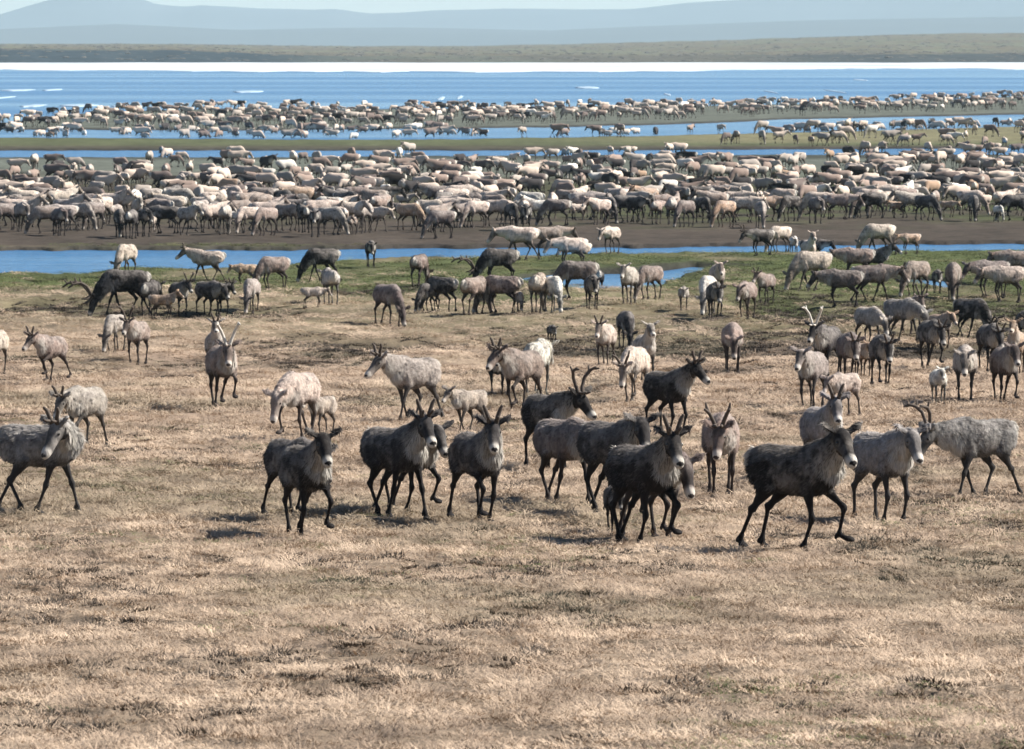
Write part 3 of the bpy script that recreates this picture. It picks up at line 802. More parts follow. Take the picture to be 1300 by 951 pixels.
    M = Matrix((h, sd_, up)).transposed().to_4x4(); M.translation = P      # head frame: x forward, y left, z up
    return out, M

def antler_mesh(kind, s):
    V, Fc = [], []
    def c(pts, r): tube(V, Fc, [(p[0], p[1] * s, p[2]) for p in pts], [q * 1.75 for q in r], (0, 1, .01), 8)
    if kind == 1:
        c([(.02, .04, .08), (-.01, .06, .15), (-.05, .09, .22), (-.05, .11, .27)], [.017, .015, .014, .010])
        c([(.01, .045, .11), (.06, .055, .15), (.085, .06, .19)], [.012, .011, .008])
    elif kind == 2:
        c([(.02, .045, .08), (-.03, .08, .17), (-.08, .13, .27), (-.06, .18, .37)], [.019, .017, .016, .012])
        c([(.02, .05, .12), (.08, .06, .17), (.12, .065, .21)], [.014, .012, .009])
        c([(-.075, .14, .29), (-.14, .17, .34), (-.17, .18, .39)], [.014, .012, .008])
    elif kind == 3:
        c([(.02, .045, .08), (-.10, .09, .20), (-.20, .17, .38), (-.20, .25, .54), (-.10, .28, .68)], [.024, .022, .022, .022, .016])
        c([(.02, .05, .11), (.12, .06, .17), (.20, .06, .24)], [.018, .016, .011])
        c([(-.20, .24, .52), (-.30, .27, .60)], [.016, .011])
        c([(-.14, .27, .62), (-.02, .30, .70)], [.016, .011])
    else:
        c([(.02, .045, .08), (-.16, .11, .22), (-.32, .22, .42), (-.38, .32, .66), (-.28, .38, .88), (-.12, .38, 1.02)], [.027, .025, .025, .025, .022, .014])
        c([(.02, .05, .11), (.14, .06, .18), (.24, .05, .28)], [.02, .018, .012])
        c([(-.06, .08, .15), (.08, .14, .27), (.12, .16, .38)], [.018, .016, .011])
        c([(-.38, .32, .64), (-.50, .34, .72)], [.017, .011]); c([(-.26, .38, .90), (-.36, .42, 1.02)], [.018, .011])
    me = bpy.data.meshes.new('antler'); me.from_pydata(V, [], Fc); me.materials.append(m_ant)
    for p in me.polygons: p.use_smooth = True
    me.update(); return me
ANT = {(k, s): antler_mesh(k, s) for k in (1, 2, 3, 4) for s in (1, -1)}
ANT_PALE = {}
for k, me in ANT.items():
    q = me.copy(); q.materials.clear(); q.materials.append(m_ant2); ANT_PALE[k] = q
def eye_mesh():
    bm = bmesh.new(); bmesh.ops.create_uvsphere(bm, u_segments=10, v_segments=7, radius=.017); me = bpy.data.meshes.new('eye'); bm.to_mesh(me); bm.free()
    me.materials.append(m_eye)
    for p in me.polygons: p.use_smooth = True
    return me
EYE = eye_mesh()
CACHE = {}
def proto(legs, head, yaw, vox, keep, calf):
    k = (legs, head, yaw, vox, keep, calf)
    if k not in CACHE: CACHE[k] = caribou_mesh(legs, head, yaw, vox, keep, calf, seed=len(CACHE) * 1.7, hairs=13000 if vox < .015 else 5000 if keep == 1 else 0)
    return CACHE[k]
G1 = 'caribou walking up the near slope'; G2 = 'caribou grazing on the near river bank'
COATS = {'K': (.017, .014, .013, .9), 'D': (.045, .040, .040, 1.0), 'G': (.15, .118, .106, .9), 'T': (.26, .195, .163, .9),
         'M': (.24, .22, .21, 1.0), 'P': (.36, .31, .27, 1.0), 'C': (.53, .43, .355, 1.0), 'W': (.68, .63, .56, 1.0), 'R': (.38, .26, .18, .8)}
def place(px, py, heading, legs, head, yaw, coat, antler, size, label, group, detail=2, calf=False, pale_antler=False, zone_flat=False):
    p = at_ground(px, py) if py > 345 else at(px, py)
    vox, keep = ((.0135, 1.0), (.019, 1.0), (.02, .28))[2 - detail] if detail >= 0 else (.02, .28)
    me, M = proto(legs, head, yaw, vox, keep, calf)
    o = bpy.data.objects.new('caribou_calf' if calf else 'caribou', me); COL.objects.link(o)
    z = float(terrain(np.array([p.x]), np.array([p.y]))[0][0]) if p.y < 1e9 else p.z
    if detail == 2:   # mean height under the four hooves
        zz = [th(p.x + a, p.y + c) for a, c in ((-.35, 0), (.35, 0), (0, -.35), (0, .35), (0, 0))]; z = sum(zz) / 5
    o.location = (p.x, p.y, max(z, -.6) - .025)
    th_ = R(heading); o.rotation_euler = (0, 0, math.atan2(-math.cos(th_), math.sin(th_))); size *= .935 if group == G1 else .97 if group == G2 else 1.04; o.scale = (size,) * 3
    r = random.uniform(.88, 1.14); c = COATS[coat]
    o.color = (c[0] * r, c[1] * r * random.uniform(.97, 1.03), c[2] * r, c[3] * random.uniform(.85, 1))
    o['label'] = label; o['category'] = 'caribou calf' if calf else 'caribou'; o['group'] = group
    if antler:
        for s in (1, -1):
            a = bpy.data.objects.new('antler', (ANT_PALE if pale_antler else ANT)[(antler, s)]); COL.objects.link(a); a.parent = o; a.matrix_parent_inverse = Matrix.Identity(4)
            a.matrix_basis = M @ Matrix.Rotation(R(-8 if head != 'graze' else 10), 4, 'Y') @ Matrix.Translation((.01, 0, .018)) @ Matrix.Diagonal((*([{1: 1, 2: .9, 3: .66, 4: .72}[antler]] * 3), 1))
    if detail >= 1:
        hs = .9 if calf else 1.06
        for s in (1, -1):
            e = bpy.data.objects.new('eye', EYE); COL.objects.link(e); e.parent = o
            e.matrix_basis = M @ Matrix.Translation((.115 * hs, s * .076 * hs, .03))
    return o
#          x     y    head legs      neck     yaw coat antl size label
HERO = [
 (52, 653, 72, 'stride', 'turn', -110, 'M', 1, 1.03, 'mottled pale grey caribou at the left edge, black legs, head turned back over its shoulder'),
 (107, 569, -25, 'walk', 'low', 0, 'P', 1, .88, 'pale grey caribou with dark face, walking just behind the mottled one at the left edge'),
 (64, 486, -25, 'trot', 'level', -10, 'T', 1, .95, 'taupe caribou with dark head trotting toward the camera, above the pair at the left edge'),
 (-5, 476, -10, 'stand', 'low', 0, 'C', 0, .95, 'cream caribou cut off by the left edge of the photo'),
 (146, 446, -20, 'stand', 'graze', 0, 'P', 0, .85, 'black and white caribou grazing just left of the taupe one with tall antlers'),
 (174, 463, -15, 'stand', 'level', 0, 'T', 3, .95, 'taupe caribou with tall upright dark antlers and white chest, facing the camera'),
 (283, 520, 14, 'trot', 'level', -10, 'T', 3, 1.08, 'galloping caribou with wide pale antlers, black face and white chest'),
 (273, 478, 5, 'stand', 'high', 0, 'P', 1, .95, 'pale-necked caribou directly behind the galloping one with wide antlers'),
 (378, 557, -22, 'walk_b', 'lower', 0, 'C', 0, 1.0, 'cream caribou lowering its white face, left of a cream calf'),
 (408, 553, -30, 'stand', 'level', 0, 'C', 0, .62, 'small cream calf behind the black caribou, beside the cream adult'),
 (524, 534, -62, 'stride', 'level', -10, 'P', 1, 1.04, 'pale grey caribou with dark head looking left, behind the dark pair'),
 (390, 683, 22, 'walk', 'alert', -10, 'K', 0, .98, 'black caribou with big round ears facing the camera, foremost at left'),
 (372, 658, 45, 'walk_b', 'low', 0, 'D', 0, .88, 'slate caribou mostly hidden behind the foremost black one at left'),
 (503, 656, 55, 'stride', 'alert', -28, 'D', 1, 1.02, 'slate caribou with a pale shoulder patch, nearer of the overlapping pair at centre left'),
 (521, 650, 50, 'walk', 'level', -20, 'D', 0, .96, 'dark caribou with white muzzle, farther of the overlapping pair at centre left'),
 (594, 550, -60, 'stride', 'level', 5, 'C', 0, .70, 'cream yearling looking left on its own, between two pale adults'),
 (607, 662, 22, 'walk_b', 'alert', -18, 'D', 1, 1.0, 'slate caribou with shaggy white mane and lifted foreleg, at the centre'),
 (697, 597, 28, 'stand', 'level', 15, 'K', 3, 1.0, 'dark caribou with forked black antlers, behind the grey-backed one at centre'),
 (716, 641, 45, 'stride', 'low', 25, 'G', 0, .98, 'brown-grey caribou walking right with lowered head, below the fork-antlered one'),
 (779, 653, 50, 'stride', 'level', -35, 'D', 0, 1.06, 'slate caribou with a white shoulder, half hidden behind the black-brown one'),
 (817, 692, 48, 'walk', 'alert', -30, 'K', 1, 1.04, 'black-brown caribou with white muzzle, foremost of the tight cluster right of centre'),
 (833, 684, 42, 'walk_b', 'low', -20, 'G', 0, .98, 'brown-muzzled caribou peering out behind the foremost of the tight cluster'),
 (783, 680, 5, 'stand', 'low', 0, 'K', 0, .58, 'small black calf under the belly of the clustered caribou'),
 (849, 553, 52, 'stand', 'alert', 10, 'K', 1, .98, 'black-brown caribou with white ear tufts and dark spikes, standing above the tight cluster'),
 (916, 629, 2, 'stand', 'low', -14, 'T', 2, 1.0, 'taupe caribou with thin spike antlers and white nose, walking at the camera'),
 (1012, 699, 60, 'prance', 'alert', -35, 'K', 0, 1.08, 'largest black caribou in front at right, foreleg raised, shaggy white throat'),
 (1045, 610, 15, 'stand', 'alert', -10, 'M', 1, .95, 'pale slate caribou facing the camera right behind the largest black one'),
 (1122, 665, 28, 'stand', 'level', -15, 'M', 0, 1.02, 'pale slate caribou with white ears, right of the largest black one'),
 (1243, 632, -56, 'stride', 'low', -10, 'M', 3, .96, 'patchy moulting caribou with dark forked antlers, walking left at the right edge'),
 (1030, 519, -18, 'stand', 'level', 0, 'P', 0, .98, 'pale grey caribou facing the camera, left of the spread-legged calf'),
 (1071, 528, -35, 'spread', 'low', 0, 'C', 0, .74, 'cream calf standing with legs apart, right of a pale adult'),
 (1049, 482, -22, 'stand', 'level', 0, 'D', 3, 1.05, 'dark caribou with white curved antlers at right, facing the camera'),
 (1078, 488, 5, 'walk', 'low', 0, 'G', 1, .98, 'grey caribou with white cheeks just right of the white-antlered one'),
 (1096, 482, 10, 'stand', 'level', 0, 'R', 0, .72, 'tan calf squeezed between two grey caribou at right'),
 (1120, 491, 5, 'walk_b', 'low', 0, 'D', 1, .98, 'slate caribou with pale back, walking at the camera right of the tan calf'),
 (1103, 440, 28, 'stand', 'lower', 0, 'P', 0, .98, 'bluish white caribou with dark lowered head, above the slate one'),
 (1145, 434, 60, 'stride', 'lower', 0, 'M', 0, 1.08, 'mottled taupe caribou grazing to the right, left of the dark big-antlered one'),
 (1158, 424, 15, 'stand', 'level', 0, 'T', 3, 1.0, 'taupe caribou with tall U-shaped antlers, behind the mottled one'),
 (1182, 468, 12, 'walk', 'low', 0, 'D', 1, .98, 'slate blue caribou with white cheek, walking at the camera at right'),
 (1194, 443, 40, 'stand', 'level', -10, 'R', 0, .85, 'tan young caribou just behind the slate blue one'),
 (1192, 515, 4, 'stand', 'level', 0, 'W', 0, .64, 'white calf facing the camera among the adults at right'),
 (1225, 510, -5, 'stand', 'low', 0, 'P', 0, .98, 'pale broad-backed caribou with lowered head, right of the white calf'),
 (1233, 431, 62, 'stride', 'graze', 0, 'K', 3, 1.10, 'dark brown caribou with large antlers grazing to the right'),
 (1257, 474, 10, 'stand', 'low', 0, 'D', 1, .98, 'slate caribou facing the camera, under the antlers of the grazing dark one'),
 (1276, 514, 8, 'walk', 'level', 0, 'G', 0, 1.0, 'grey caribou with pale muzzle near the right edge, beside the pale broad-backed one'),
 (1290, 478, -12, 'stand', 'high', 0, 'R', 0, .9, 'tan caribou with white ears at the right edge, behind the grey one'),
 (1300, 443, 0, 'stand', 'low', 0, 'K', 0, .9, 'dark caribou cut off by the right edge, above the tan one'),
 (805, 510, -16, 'walk', 'lower', 0, 'C', 2, .96, 'cream caribou with black lowered face, centre right of the meadow'),
 (819, 486, 10, 'stand', 'high', 0, 'P', 0, .9, 'pale caribou hidden behind the cream one with the black face'),
 (930, 473, 0, 'stand', 'lower', 0, 'T', 0, 1.02, 'taupe caribou alone facing the camera with head down, right of centre'),
 (661, 523, -30, 'walk', 'level', -5, 'T', 1, 1.04, 'taupe grey caribou with dark head looking left, above the fork-antlered one'),
 (683, 502, 165, 'stand', 'low', 0, 'W', 0, .98, 'white caribou seen from behind, right beside the taupe grey one'),
 (631, 505, 0, 'walk_b', 'level', 0, 'D', 1, .82, 'small slate caribou facing the camera, left of the taupe grey one'),
 (768, 466, -12, 'stand', 'level', 0, 'C', 1, .92, 'cream caribou with dark face and dark front, upright at centre right'),
 (795, 443, 8, 'stand', 'graze', 0, 'D', 0, .98, 'dark slate caribou grazing toward the camera, above the cream one'),
 (701, 437, 12, 'stand', 'low', 0, 'D', 0, .52, 'tiny dark and white calf alone in the middle of the meadow'),
]
BANK = [
 (160, 352, -22, 'stand', 'graze', 0, 'C', 0, 1.12, 'cream caribou grazing against the blue river at left'),
 (263, 358, -88, 'stride', 'level', 0, 'C', 1, 1.05, 'long cream caribou walking left on the river bank'),
 (157, 402, -72, 'stride', 'graze', 0, 'K', 4, 1.32, 'large black bull with huge antlers grazing to the left, pale rump'),
 (191, 402, 165, 'stand', 'low', 0, 'D', 0, 1.0, 'slate caribou directly behind the rump of the large black bull'),
 (207, 405, 80, 'stand', 'alert', 0, 'R', 0, .70, 'reddish tan calf standing beside the black bull, facing right'),
 (228, 402, 25, 'stand', 'level', 0, 'D', 2, .95, 'dark antlered caribou behind the reddish calf'),
 (265, 402, 40, 'stand', 'low', 0, 'D', 0, .98, 'slate caribou facing right, left one of the dark pair on the bank'),
 (280, 402, 30, 'stand', 'level', 0, 'K', 1, .92, 'black caribou, right one of the dark pair on the bank'),
 (319, 397, -10, 'stand', 'graze', 0, 'P', 0, .98, 'pale caribou with dark face grazing, between the dark pair and the nursing calf'),
 (311, 362, -70, 'stand', 'low', 0, 'R', 0, .72, 'tan calf near the water, left of the mottled grazing caribou'),
 (347, 368, -55, 'stand', 'graze', 0, 'T', 0, 1.05, 'mottled taupe caribou grazing left beside the tan calf'),
 (408, 358, -68, 'stride', 'graze', 0, 'K', 0, 1.12, 'dark brown caribou with white rump, grazing left on the green bank'),
 (471, 338, 5, 'stand', 'low', 0, 'K', 0, .92, 'dark caribou standing alone at the water edge'),
 (533, 364, 160, 'stand', 'graze', 0, 'T', 0, 1.0, 'caribou seen from behind with white rump, alone on the green bank'),
 (419, 386, -165, 'stand', 'low', 0, 'W', 0, 1.02, 'white caribou with a calf at its side, left of centre'),
 (398, 391, 88, 'stand', 'low', 0, 'C', 0, .62, 'pale tan calf nudging the white caribou'),
 (493, 414, 32, 'spread', 'graze', 0, 'G', 0, 1.10, 'dark taupe caribou grazing alone in the brown grass at centre left'),
 (560, 397, -125, 'stand', 'graze', 0, 'K', 0, .98, 'dark caribou with white rump turned to the camera, left end of the grazing row'),
 (545, 396, -40, 'stand', 'graze', 0, 'D', 0, .8, 'slate young caribou grazing at the far left of the row'),
 (603, 399, 145, 'stand', 'graze', 0, 'T', 0, 1.04, 'taupe caribou with pale rump facing away in the grazing row'),
 (636, 398, -105, 'stand', 'graze', 0, 'T', 0, 1.05, 'taupe caribou grazing to the left in the row, white rump at right'),
 (633, 362, -70, 'stand', 'graze', 0, 'K', 4, 1.15, 'dark bull with tall branching antlers grazing on the green bank at centre'),
 (659, 398, 10, 'stand', 'graze', 0, 'C', 0, .62, 'cream calf in the grazing row, between the taupe and the white adults'),
 (684, 397, 170, 'stand', 'graze', 0, 'C', 0, 1.08, 'cream caribou seen from behind in the grazing row'),
 (703, 397, 15, 'stand', 'graze', 0, 'W', 0, .98, 'white caribou grazing toward the camera, right of the cream one in the row'),
 (660, 334, -85, 'stride', 'low', 0, 'C', 0, 1.22, 'cream caribou walking left along the water, dark head'),
 (699, 328, 100, 'stand', 'low', 0, 'T', 0, 1.12, 'taupe caribou standing in the river behind the cream walking one'),
 (735, 321, -60, 'stand', 'low', 0, 'C', 0, .95, 'cream caribou in the river, left of the pale group of two'),
 (725, 341, -65, 'stand', 'low', 0, 'C', 0, 1.1, 'pale caribou with taupe hindquarters on the green bank at centre'),
 (776, 322, -30, 'stand', 'low', 0, 'C', 0, 1.02, 'cream and dark caribou standing in the river at centre right'),
 (757, 353, -170, 'stand', 'level', 0, 'K', 1, .98, 'upright black caribou by the pond, seen from behind'),
 (732, 380, -75, 'stand', 'graze', 0, 'G', 0, 1.12, 'grey-brown caribou grazing at the left end of the pond'),
 (752, 393, 5, 'stand', 'low', 0, 'K', 0, .96, 'black caribou facing the camera in front of the pond'),
 (798, 386, -12, 'stand', 'level', 0, 'P', 0, 1.05, 'pale caribou with dark face mask beside the pond'),
 (825, 380, -38, 'stand', 'graze', 0, 'T', 0, .98, 'tan caribou grazing at the right end of the pond'),
 (868, 394, 0, 'stand', 'low', 0, 'P', 0, .68, 'small pale and dark calf standing alone right of the pond'),
 (898, 399, -12, 'stand', 'graze', 0, 'W', 0, 1.05, 'white caribou grazing beside the dark grey one, right of the pond'),
 (908, 407, 5, 'walk', 'low', 0, 'D', 1, 1.02, 'dark grey caribou facing the camera beside the white grazing one'),
 (911, 380, 5, 'stand', 'level', 0, 'C', 0, 1.02, 'cream caribou behind the dark grey and white ones'),
 (948, 404, -18, 'stand', 'low', 0, 'T', 0, .98, 'taupe caribou with dark head, left of its smaller grey neighbour'),
 (972, 386, -28, 'stand', 'level', 0, 'T', 1, .88, 'smaller grey caribou looking left, on the dark soil right of the pond'),
 (1030, 370, -62, 'stride', 'graze', 0, 'C', 0, 1.22, 'big cream caribou grazing to the left on the green bank at right'),
 (1027, 345, 10, 'stand', 'high', 0, 'C', 0, 1.05, 'cream caribou with raised neck behind the big cream one'),
 (1087, 357, -80, 'stand', 'low', 0, 'T', 0, 1.05, 'taupe caribou on the green bank, left of the black-headed one'),
 (1110, 354, 70, 'stand', 'alert', 0, 'D', 2, .98, 'black-headed antlered caribou looking right on the green bank'),
 (1069, 390, -80, 'stand', 'low', 0, 'G', 0, 1.1, 'grey-brown caribou facing left, lower left of the black-headed one'),
 (1108, 385, 88, 'stride', 'low', 0, 'T', 1, 1.12, 'pale-chested caribou walking right with dark back'),
 (1163, 377, -40, 'stand', 'graze', 0, 'T', 0, 1.08, 'taupe caribou grazing at the left end of the right-hand pond'),
 (1190, 374, 0, 'stand', 'low', 0, 'D', 0, .75, 'small dark caribou standing in the right-hand pond'),
 (1210, 381, -5, 'stand', 'graze', 0, 'T', 0, 1.15, 'tan caribou grazing toward the camera in front of the right-hand pond'),
 (1258, 378, -62, 'stand', 'low', 0, 'G', 0, 1.15, 'grey-brown caribou facing left near the right edge'),
 (1277, 384, -70, 'stand', 'low', 0, 'C', 0, 1.12, 'cream caribou in front of the grey-brown one near the right edge'),
 (1290, 362, -80, 'stand', 'low', 0, 'T', 0, 1.1, 'taupe caribou behind the cream one at the right edge'),
 (1115, 324, -72, 'stride', 'graze', 0, 'C', 0, 1.18, 'cream caribou grazing left at the water at right'),
 (1155, 323, -65, 'stand', 'low', 0, 'R', 0, .8, 'tan calf at the water, right of the cream grazing one'),
 (990, 320, -50, 'stand', 'graze', 0, 'C', 0, 1.0, 'cream caribou drinking from the river right of centre'),
 (1032, 318, 75, 'stand', 'low', 0, 'K', 0, .98, 'black caribou standing in the river, right of the cream drinking one'),
 (1008, 319, 5, 'stand', 'low', 0, 'W', 0, .75, 'small white caribou in the river between the drinking cream one and the black one'),
 (966, 325, -60, 'stand', 'low', 0, 'K', 3, 1.0, 'black antlered caribou in the river, left of the cream drinking one'),
]
FRONT = [
 (33, 292, 85, 'stand', 'alert', 'C', 'cream caribou with raised head, foremost at the left of the crowded herd'),
 (5, 297, -60, 'stand', 'graze', 'G', 'grey caribou grazing at the left edge of the crowded herd'),
 (58, 298, -80, 'stand', 'graze', 'T', 'taupe caribou grazing second from the left in the front row of the crowded herd'),
 (76, 297, 20, 'stand', 'low', 'G', 'grey caribou in the front row, right of the taupe grazing one at left'),
 (103, 296, 70, 'stand', 'graze', 'P', 'pale grey caribou grazing to the right in the front row at left'),
 (120, 292, -30, 'stand', 'graze', 'G', 'grey caribou behind the pale grazing one in the front row at left'),
 (142, 276, 88, 'stand', 'alert', 'C', 'cream caribou facing right just behind the front row, above the black one'),
 (152, 303, 5, 'stand', 'graze', 'K', 'black caribou in the front row, first of a dark group at left'),
 (167, 300, 172, 'stand', 'low', 'D', 'dark caribou with bright rump, second of the dark group at left'),
 (183, 301, 20, 'stand', 'low', 'K', 'dark caribou third in the dark group at left'),
 (210, 300, -95, 'stand', 'low', 'K', 'black caribou in side view, last of the dark group at left'),
 (194, 300, 10, 'stand', 'graze', 'C', 'pale calf grazing between the two black caribou at left'),
 (272, 295, 168, 'stand', 'low', 'D', 'dark caribou with white rump next to a white calf'),
 (294, 294, 88, 'stand', 'level', 'W', 'white calf right of the white-rumped dark caribou'),
 (338, 300, -60, 'stand', 'graze', 'T', 'taupe caribou grazing in the front row above the dark bank, left of centre'),
 (366, 297, 75, 'stand', 'low', 'T', 'taupe caribou facing right in the front row, left of centre'),
 (400, 301, 0, 'stand', 'low', 'D', 'dark caribou facing the camera in the front row, left of the pale grazing one'),
 (420, 300, 62, 'stand', 'graze', 'P', 'pale caribou grazing right in the front row, left of centre'),
 (445, 292, -85, 'stand', 'low', 'C', 'cream caribou in side view in the front row, left of centre'),
 (482, 284, 150, 'stand', 'low', 'T', 'taupe caribou facing away near the centre of the front row'),
 (520, 290, 65, 'stand', 'graze', 'R', 'tan caribou grazing right near the centre of the front row'),
 (560, 300, -82, 'stand', 'graze', 'G', 'grey caribou foremost at the centre of the crowded herd'),
 (605, 291, -65, 'stand', 'graze', 'C', 'cream caribou with bent neck, right of the grey foremost one'),
 (628, 285, 75, 'stand', 'graze', 'T', 'taupe caribou grazing right at the centre, next to a black one'),
 (650, 290, 15, 'stand', 'graze', 'K', 'black caribou grazing in the front row at the centre'),
 (668, 292, 0, 'stand', 'low', 'D', 'dark caribou with white face in the front row right of centre'),
 (706, 286, -90, 'stand', 'graze', 'G', 'grey-brown caribou in side view in the front row right of centre'),
 (732, 283, -80, 'stand', 'level', 'C', 'cream calf in the front row right of centre'),
 (770, 281, 160, 'stand', 'graze', 'G', 'grey caribou with its back to the camera, left of the tall black one'),
 (808, 283, 35, 'stand', 'low', 'K', 'tall black caribou in the front row right of centre'),
 (853, 286, 175, 'stand', 'low', 'P', 'pale-rumped caribou seen from behind, right of the tall black one'),
 (870, 292, -35, 'stand', 'graze', 'G', 'grey-brown caribou foremost right of centre'),
 (893, 286, 20, 'stand', 'graze', 'K', 'dark caribou grazing between the foremost grey-brown and the tan one'),
 (920, 289, -55, 'stand', 'graze', 'R', 'tan caribou grazing left in the front row at right'),
 (945, 284, 78, 'stand', 'low', 'C', 'cream caribou in side view in the front row at right'),
 (966, 292, 5, 'stand', 'graze', 'P', 'pale grey caribou with head down toward the camera in the front row at right'),
 (1003, 283, -40, 'stand', 'graze', 'K', 'black caribou grazing in the front row above the river at right'),
 (1036, 282, 15, 'stand', 'low', 'G', 'grey caribou facing the camera above the river at right'),
 (1066, 281, 84, 'stand', 'low', 'T', 'taupe caribou in side view, above the cream one drinking at right'),
 (1108, 281, -80, 'stand', 'graze', 'K', 'black caribou in side view next to a tan calf at right'),
 (1139, 281, -65, 'stand', 'level', 'R', 'tan calf right of the black side-on caribou'),
 (1176, 283, 72, 'stand', 'graze', 'D', 'slate caribou grazing right toward a reddish calf'),
 (1204, 278, 80, 'stand', 'low', 'R', 'reddish calf right of the slate grazing caribou'),
 (1236, 279, 0, 'stand', 'graze', 'D', 'dark and white caribou facing the camera on green grass at far right'),
 (1268, 281, 20, 'stand', 'graze', 'W', 'white calf grazing among black caribou at far right'),
 (1288, 284, -88, 'stand', 'graze', 'K', 'black caribou at the right edge of the front row'),
]
CALF_WORDS = ('calf', 'yearling')
occupied = []
for (x, y, hd, lg, hk, yw, ct, an, sz, lb) in HERO:
    if 38 <= abs(hd) <= 66 and x not in (1012, 1243): hd *= .68; yw *= .65
    if x == 1012: hd = 52
    cf = any(' ' + q in ' ' + lb.split(',')[0].split(' beside')[0] for q in CALF_WORDS) and sz < .8
    place(x, y, hd, lg, hk, yw, ct, an, sz, lb, G1, 2 if y > 515 else 1, cf, 'white curved' in lb or 'wide pale' in lb)
for (x, y, hd, lg, hk, yw, ct, an, sz, lb) in BANK:
    place(x, y, hd, lg, hk, yw, ct, an, sz, lb, G2, 1 if y > 345 else 0, sz < .81 and 'calf' in lb)
G3 = 'caribou crowded together across the river'
for (x, y, hd, lg, hk, ct, lb) in FRONT:
    cf = ' calf' in lb.split(' next')[0].split(' toward')[0]
    if 50 < abs(hd) < 110 and 'side' not in lb: hd *= random.uniform(.6, .95)
    y += random.uniform(-5, 3)
    o = place(x, y, hd, lg, hk, 0, ct, 0, .72 if cf else 1.08, lb, G3, 0, cf)
    occupied.append((x, y))

# the rest of the crowd: individuals for the nearest, one mass for the far bars
CROWD_POSES = [('stand', 'graze', 0), ('stand', 'low', 0), ('stride', 'low', 0), ('stand', 'level', 0), ('stand', 'graze', 40), ('stride', 'graze', 0), ('stand', 'low', -40), ('walk', 'level', 0), ('spread', 'lower', 0), ('walk_b', 'graze', -35), ('stand', 'turn', 95), ('stride', 'alert', 30)]
CW = {'K': ('black', 4), 'D': ('slate grey', 7), 'G': ('grey-brown', 14), 'T': ('taupe', 24), 'P': ('pale grey', 22), 'C': ('cream', 42), 'W': ('white', 5), 'R': ('tan', 2)}
keys = list(CW); wts = np.array([CW[k][1] for k in keys], float); wts /= wts.sum()
top = curve([(-60, 205), (0, 222), (60, 218), (110, 208), (160, 208), (230, 205), (330, 210), (450, 208), (520, 205), (600, 215), (700, 202), (800, 202), (900, 206), (960, 212), (1000, 215), (1080, 202), (1180, 205), (1240, 200), (1360, 200)])
bot = curve([(-60, 298), (0, 298), (300, 299), (400, 300), (600, 294), (700, 288), (850, 284), (1000, 282), (1100, 277), (1360, 277)])
cand = []
tries = 0
while len(cand) < 640 and tries < 60000:
    tries += 1
    x = random.uniform(-45, 1345)
    y0, y1 = float(top(x)), float(bot(x)); q = random.random()
    y = y0 + (y1 - y0) * q
    if y < y0 + 16 and random.random() < .45: continue
    if x < 330 and y < 232 and random.random() < .55: continue
    if vnoise(np.array([x / 45.0]), np.array([y / 13.0]))[0] < random.uniform(-.3, .5): continue
    s = (y - HOR) * .132
    ok = True
    for (a, b_) in occupied:
        if abs(a - x) < s * .34 and abs(b_ - y) < s * .155: ok = False; break
    if ok: occupied.append((x, y)); cand.append((x, y))
extra = [(66, 214), (20, 222), (44, 219), (205, 192), (212, 198), (1010, 183), (1030, 186), (990, 182), (1060, 182), (1130, 184), (1148, 186), (1210, 184), (1225, 187), (1250, 186), (1240, 196), (1262, 197),
         (1178, 196), (1180, 206), (1198, 204), (1240, 208), (1270, 203), (1075, 193), (1105, 194), (1120, 198), (718, 196), (728, 202), (775, 200), (800, 201), (850, 198), (862, 196), (1290, 190), (1275, 186), (1098, 200), (385, 208), (300, 207), (520, 201), (1205, 200)]
cand += extra
cand.sort(key=lambda c: -c[1])
n_ind = 300 - len(HERO) - len(BANK) - len(FRONT)
def colour_pick(): return keys[int(rng.choice(len(keys), p=wts))]
def zone_words(x, y):
    q = int(np.clip(x / 1300 * 5, 0, 4))
    side = ['left end of', 'left part of', 'middle of', 'right part of', 'right end of'][q]
    return side
def pose_words(h, hd):
    a = 'grazing' if h == 'graze' else 'head low' if h == 'low' else 'standing'
    hd = (hd + 180) % 360 - 180
    d = 'facing the camera' if abs(hd) < 30 else 'seen from behind' if abs(hd) > 150 else 'facing right' if hd > 0 else 'facing left'
    return a + ', ' + d + ','
def random_heading():
    r_ = random.random()
    if r_ < .18: return random.gauss(62, 26)
    if r_ < .40: return random.gauss(-62, 26)
    return random.uniform(-180, 180)
stuffers = []
for i, (x, y) in enumerate(cand):
    lg, hk, yw = random.choice(CROWD_POSES); hd = random_heading(); ct = colour_pick()
    if i < n_ind:
        cf = random.random() < .1
        row = 'nearer rows' if y > 262 else 'middle rows'
        lb = '%s %s, %s %s the far crowd, %s' % (CW[ct][0], 'calf' if cf else 'caribou', pose_words(hk, hd), zone_words(x, y), row)
        place(x, y, hd, lg, hk, yw, ct, 0, random.uniform(.7, .78) if cf else random.uniform(.95, 1.2), lb, G3, 0, cf)
    else: stuffers.append((x, y, hd, ct, random.uniform(.7, 1.15)))
